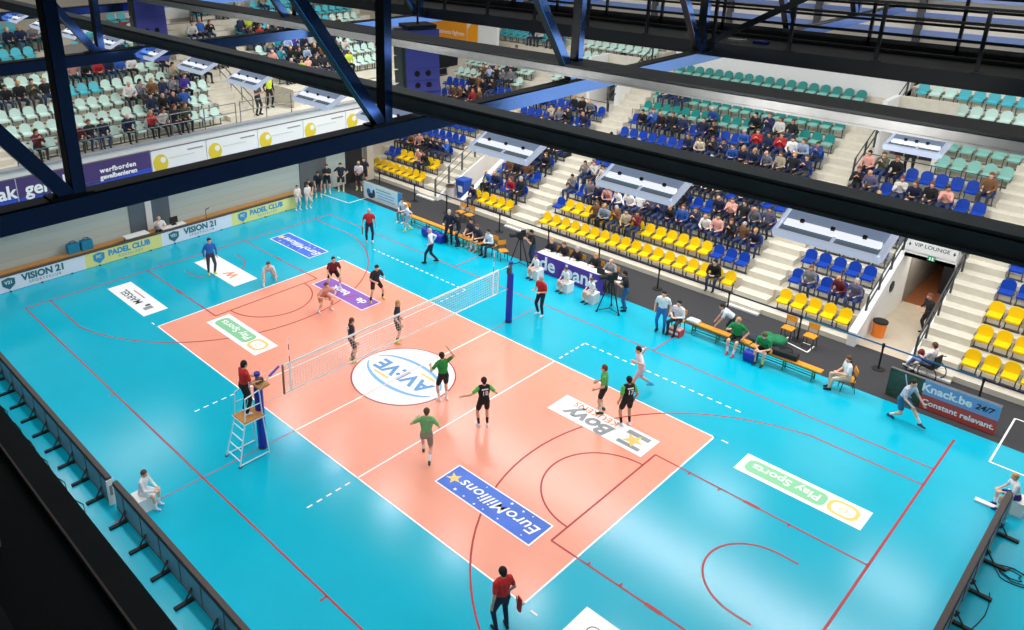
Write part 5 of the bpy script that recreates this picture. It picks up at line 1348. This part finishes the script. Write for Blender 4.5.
person('camera operator in black behind the left tripod', (-2.72, 10.3, 0), face(0, 0, -0.5, -0.8), stand(hands=((-0.12, 0.38, 1.3), (0.16, 0.36, 1.2)), lean=0.2), outfit('skinB', BLK, (40, 64, 92), BLK, hr_['k']))
tv_camera('television camera on a tripod at the right of the scorers\' table', (2.15, 9.05, 0), face(0, 0, -0.6, -0.8))
person('camera operator in black shirt and jeans behind the right tripod', (2.55, 9.55, 0), face(0, 0, -0.8, -0.6), stand(hands=((-0.12, 0.42, 1.2), (0.16, 0.4, 1.2)), lean=0.2), outfit('skinB', BLK, (40, 90, 140), BLK, hr_['k']))
# left bench and corner
person('coach in dark navy standing at the left bench, nearer the corner', (-7.02, 9.36, 0), face(0, 0, 0.4, -1), stand(sleeve='long', hands=((-0.2, 0.22, 1.05), (0.2, 0.22, 1.05))), outfit('skinA', NVY, NVY, BLK, hr_['g'], NVY))
person('coach in black standing at the left bench, nearer the net', (-6.5, 9.45, 0), face(0, 0, -0.6, -0.6), stand(sleeve='long'), outfit('skinA', BLK, NVY, BLK, hr_['b'], BLK))
person('player in dark kit sitting on the left bench behind the coaches', (-6.2, 10.05, 0), PI, sit(0.46, legs='shorts'), outfit('skinA', (52, 48, 70), BLK, WHT, hr_['d']))
person('player with orange shoes sitting at the left bench end', (-5.55, 9.9, 0), PI, sit(0.46, legs='shorts', lean=0.35), outfit('skinA', (44, 44, 60), BLK, (220, 110, 50), hr_['b']))
person('man in white shirt writing on a chair near the net post', (-4.75, 9.8, 0), face(0, 0, -0.2, -1), sit(0.45, sleeve='long', lean=0.3, hands=((-0.1, 0.35, 0.7), (0.1, 0.35, 0.7))), outfit('skinA', (226, 232, 240), CHAR, BLK, hr_['d'], (226, 232, 240)))
person('person in white with a white jacket at the corner end of the bench', (-10.65, 9.85, 0), face(0, 0, 0.2, -1), sit(0.45, lean=0.4, sleeve='long'), outfit('skinA', (232, 228, 232), (120, 120, 130), WHT, hr_['b'], (232, 228, 232)))
person('ball boy in white with yellow shoes walking near the left bench', (-9.5, 9.0, 0), face(0, 0, -0.5, -1), walk(0.2, legs='shorts', lean=0.2), outfit('skinA', (228, 224, 234), (150, 160, 180), (226, 220, 80), hr_['l'], (228, 224, 234)), scale=0.85)
cor = ((-16.35, 8.0, 'bending to the floor, nearest the ball boys', dict(lean=1.0, pelvis=(0, -0.1, 0.9), hands=((-0.15, 0.5, 0.55), (0.15, 0.5, 0.55))), 'b'),
       (-16.5, 8.75, 'leaning on his knees', dict(lean=0.6, pelvis=(0, -0.08, 0.9), hands=((-0.15, 0.35, 0.75), (0.15, 0.35, 0.75))), 'd'),
       (-16.75, 9.55, 'with arms folded, tallest in the middle', dict(hands=((-0.05, 0.2, 1.15), (0.05, 0.22, 1.18))), 'b'),
       (-16.4, 10.25, 'with hands on hips', dict(hands=((-0.2, 0.08, 1.0), (0.2, 0.08, 1.0)), elbow=((-1, -0.2, 0), (1, -0.2, 0))), 'd'),
       (-15.9, 11.15, 'in a white training vest', dict(hands=((-0.1, 0.3, 1.05), (0.12, 0.3, 1.05))), 'l'),
       (-16.3, 11.85, 'rightmost, half behind the white board', dict(), 'r'))
for k, (x, y, lab, po, h) in enumerate(cor):
    top = (206, 190, 196) if 'vest' in lab else (34, 38, 50)
    person('substitute in black kit in the hall corner, %s' % lab, (x, y, 0), face(x, y, -10, 4), stand(legs='shorts', **po), outfit(SK(k), top, (24, 26, 34), (230, 226, 120), hr_[h], top, WHT))
person('man in white behind the end banner, sitting at the table', (-16.75, -0.45, 0), -PI / 2 - 0.2, sit(0.46, lean=0.2, hair='bald', hands=((-0.15, 0.4, 0.85), (0.12, 0.3, 1.1))), outfit('skinA', WHT, CHAR, BLK, hr_['b']))
# wheelchair user, steward, tunnel
t = thing('wheelchair', 'wheelchair beside the stairs behind the red and blue board', 'wheelchair', (12.35, 12.75, 0), math.radians(75))
b = MB(); b.box((0, 0, 0.48), (0.44, 0.44, 0.06), M['black']); b.build('seat', t)
b = MB(); b.box((0, -0.22, 0.72), (0.42, 0.04, 0.44), M['black']); b.tube((-0.2, -0.22, 0.9), (-0.2, -0.34, 0.94), 0.016, M['black'], 6); b.tube((0.2, -0.22, 0.9), (0.2, -0.34, 0.94), 0.016, M['black'], 6); b.build('backrest', t)
for s in (-1, 1):
    b = MB(); n = 20
    pts = [(s * 0.29, -0.12 + 0.3 * math.cos(2 * PI * k / n), 0.31 + 0.3 * math.sin(2 * PI * k / n)) for k in range(n + 1)]
    b.path(pts, 0.018, M['black'], 6)
    for k in range(0, n, 2): b.tube((s * 0.29, -0.12, 0.31), pts[k], 0.004, M['galv'], 4)
    b.build('wheel', t)
    b = MB(); b.tube((s * 0.2 - 0.02, 0.38, 0.09), (s * 0.2 + 0.02, 0.38, 0.09), 0.08, M['black'], 12); b.tube((s * 0.2, 0.3, 0.4), (s * 0.2, 0.38, 0.09), 0.014, M['galv'], 6); b.build('caster', t)
    b = MB(); b.box((s * 0.24, 0.02, 0.7), (0.04, 0.34, 0.03), M['black']); b.tube((s * 0.24, 0.15, 0.46), (s * 0.24, 0.15, 0.7), 0.014, M['galv'], 6); b.build('armrest', t)
    b = MB(); b.tube((s * 0.14, 0.24, 0.46), (s * 0.12, 0.62, 0.14), 0.014, M['galv'], 6); b.box((s * 0.12, 0.66, 0.12), (0.14, 0.16, 0.02), M['black'], (0.3, 0, 0)); b.build('footrest', t)
person('boy in white shirt and jeans sitting in the wheelchair', (12.35, 12.72, 0), math.radians(75), sit(0.51, feet=((-0.12, 0.62, 0.14), (0.12, 0.62, 0.14)), hands=((-0.1, 0.34, 0.75), (0.1, 0.34, 0.75)), lean=-0.05), outfit('skinA', (238, 230, 232), (126, 140, 190), (214, 210, 190), hr_['b']))
t = thing('backpack', 'dark red bag on the lap of the boy in the wheelchair', 'bag', (12.02, 12.80, 0.68), math.radians(75))
b = MB(); b.sphere((0, 0, 0.13), (0.13, 0.1, 0.14), paint((100, 24, 40), 0.8), 12, 8); b.build('body', t); b = MB(); b.path([(-0.08, -0.09, 0.2), (-0.08, -0.13, 0.1), (-0.08, -0.09, 0.03)], 0.012, M['black']); b.build('strap', t)
person('steward in yellow high-visibility vest at the left tunnel', (-9.35, 14.6, 0), PI, stand(sleeve='long', accent=5), outfit('skinB', (214, 230, 60), BLK, BLK, hr_['d'], (50, 54, 40)))
person('man in black and white leaning on the rail in the lounge tunnel', (11.36, 16.0, 0), 2.4, stand(sleeve='long', lean=0.2, hands=((-0.15, 0.3, 1.0), (0.2, 0.25, 1.05))), outfit('skinB', (30, 28, 32), BLK, BLK, hr_['r'], BLK))
person('cameraman in grey standing on the end stand gallery', (-17.2, 5.75, 5.03), -PI / 2 + 0.4, stand(hands=((-0.12, 0.3, 1.2), (0.14, 0.28, 1.2))), outfit('skinB', (72, 74, 82), (46, 46, 52), BLK, hr_['r']))
person('person with lime vest standing under the floodlight on the gallery', (-18.2, 7.1, 5.03), -PI / 2, stand(sleeve='long', accent=5), outfit('skinB', (200, 220, 60), BLK, BLK, hr_['d'], (30, 34, 40)))
for (y, lab, top) in ((19.3, 'man in navy standing at the upper corner railing, left one', NVY), (20.4, 'man in black standing at the upper corner railing, right one', BLK)):
    person(lab, (-20.6, y, 3.55), -PI / 2, stand(sleeve='long', hands=((-0.1, 0.22, 1.1), (0.1, 0.22, 1.1))), outfit('skinB', top, NVY, BLK, hr_['d'], top), voxel=0.02)
person('person in black standing at the upper right entrance under the floodlight', (8.2, ry(8) - 0.1, rz_(8) - 0.15), PI, stand(sleeve='long'), outfit('skinB', (30, 28, 40), BLK, BLK, hr_['d'], (60, 50, 110)))

# spectators: a few seated bodies, copied
PRO = []
for k, (po, hair) in enumerate((
        (dict(), 'short'), (dict(lean=0.45, hands=((-0.08, 0.42, 0.66), (0.08, 0.42, 0.66)), head=(0.2, -0.1)), 'short'), (dict(hands=((-0.06, 0.3, 0.95), (0.05, 0.3, 0.97)), head=(-0.3, 0.1)), 'long'),
        (dict(hands=((-0.06, 0.22, 0.92), (0.08, 0.24, 0.9)), lean=0.02, twist=0.2), 'short'), (dict(lean=0.2, head=(-0.5, 0.05), feet=((-0.16, 0.36, 0), (0.08, 0.5, 0))), 'long'), (dict(lean=0.3, head=(0.4, 0.3), twist=-0.2), 'bald'),
        (dict(lean=-0.05, feet=((-0.2, 0.4, 0), (0.2, 0.4, 0)), hands=((-0.24, 0.22, 0.68), (0.22, 0.25, 0.68))), 'short'))):
    B, HAIR = figure(**sit(0.45, sleeve='long', fingers=False, hair=hair, **po))
    for p, q, a, c in HAIR: B.cap(p, q, a, c, 4)
    PRO.append(B.mesh('seated_body', [M['skinA']] * 8, 0.026))
LEGC = ((30, 32, 40), (40, 54, 90), (28, 28, 32), (52, 66, 100), (64, 60, 60), (36, 40, 56))
HC = ('d', 'b', 'l', 'g', 'r', 'd', 'b', 'k')
rp = random.Random(5)
PEOPLE.sort(key=lambda s: (Vector(s[:3]) - CAMV).length)
print('spectators', len(PEOPLE), 'seats', len(SEATS), 'empty', len(empty))
for n, (x, y, z, rz, c, where) in enumerate(PEOPLE):
    me = PRO[rp.randrange(len(PRO))]
    o = link('spectator', me, None, (x, y - (0.02 if rz == 0 else 0), z), (0, 0, rz + PI))
    s = rp.uniform(0.97, 1.08); o.scale = (s, s, s)
    j = 0.06
    o.rotation_euler.z += rp.uniform(-0.2, 0.2)
    top, cname = TOP[c]
    fk = rp.choice((0.8, 0.9, 1.0)); v = tuple(int(t_ * fk) for t_ in top)
    ml = [M[('skinA', 'skinB', 'skinA', 'skinB')[rp.randrange(4)]], cloth(v), cloth(LEGC[rp.randrange(6)]), M['black'], cloth(HAIRC[HC[rp.randrange(8)]]), cloth(v), M['black'], M['black']]
    for i, m in enumerate(ml):
        o.material_slots[i].link = 'OBJECT'; o.material_slots[i].material = m
    tag(o, 'spectator in %s top, %s' % (cname, where), 'person', 'seated spectators')
# ---------------------------------------------------------------- lights
def area(name, loc, sx, sy, power, rot=(0, 0, 0), col=(1, 1, 1), spread=180):
    l = bpy.data.lights.new(name, 'AREA'); l.shape = 'RECTANGLE'; l.size = sx; l.size_y = sy; l.energy = power; l.color = col; l.spread = math.radians(spread)
    o = bpy.data.objects.new(name, l); COL.objects.link(o); o.location = loc; o.rotation_euler = rot
    return o
K = 0.72
for x in (20, 14.98, 10.85, 6.75, 2.7, -1.5, -5.7, -11, -15): area('flood_and_fill_lamp', (x, -7.7, 11.7), 1.2, 0.7, (190 if x > -4 else 260) * K)
for x in (19, 12, 6, 0, -6, -12): area('flood_and_fill_lamp', (x, -13.0, 11.6), 1.2, 0.7, 240 * K)  # added row without fixtures, brightens the floor behind the near boards
for x in (20, 15, 10.8, 6.6, 2.4, -1.8, -6, -10.2, -14.4): area('flood_and_fill_lamp', (x, 4.6, 11.6), 1.2, 0.7, (190 if x > -4 else 250) * K)
for x in (16, 11, 6, 1, -4, -9, -14): area('strip_lamp', (x, 11.2, 11.8), 5.0, 0.4, 640 * K)
for x in (20, 20.5): area('stand_fill', (x, 15 if x == 20 else 22, 13.5), 3, 1, 420 * K)  # added fill at the unseen side, brightens what the truss steel reflects
for x in (12, 4, -4, -12): area('stand_fill', (x, 18.5, 13.5), 3, 1, 330 * K)
for x in (20, 14, 6, -4, -14): area('back_wall_fill', (x, 27, 15), 4, 1, 420 * K, (math.radians(25), 0, 0))  # added row without fixtures, brightens the back wall
area('end_lamp', (-19.5, -3, 13), 2, 8, 500 * K); area('end_lamp', (-19.5, 12, 13), 2, 8, 500 * K)
# spill of the floodlights along the bars
for x in (13.9, 11.9, 7.8, 3.6, -0.4): area('bar_spill', (x, -7.5, 12.0), 0.6, 0.3, 19, (math.radians(96), 0, 0), spread=120)
area('tunnel_fill', (10.75, 18.6, 2.4), 1.0, 1.6, 32, (0, 0, 0), (1.0, 0.93, 0.82)); area('tunnel_fill', (-10.75, 18.6, 2.4), 1.0, 1.6, 32, (0, 0, 0), (1.0, 0.93, 0.82))  # added fill inside both tunnels, no fittings there
area('ceiling_bounce_fill', (0, 2, 19.5), 30, 26, 800)  # added lamp standing in for ceiling bounce, lifts the dark bars
w = bpy.data.worlds.new('world'); SC.world = w; w.use_nodes = True
w.node_tree.nodes['Background'].inputs['Color'].default_value = (0.85, 0.92, 1, 1)
w.node_tree.nodes['Background'].inputs['Strength'].default_value = 0.2
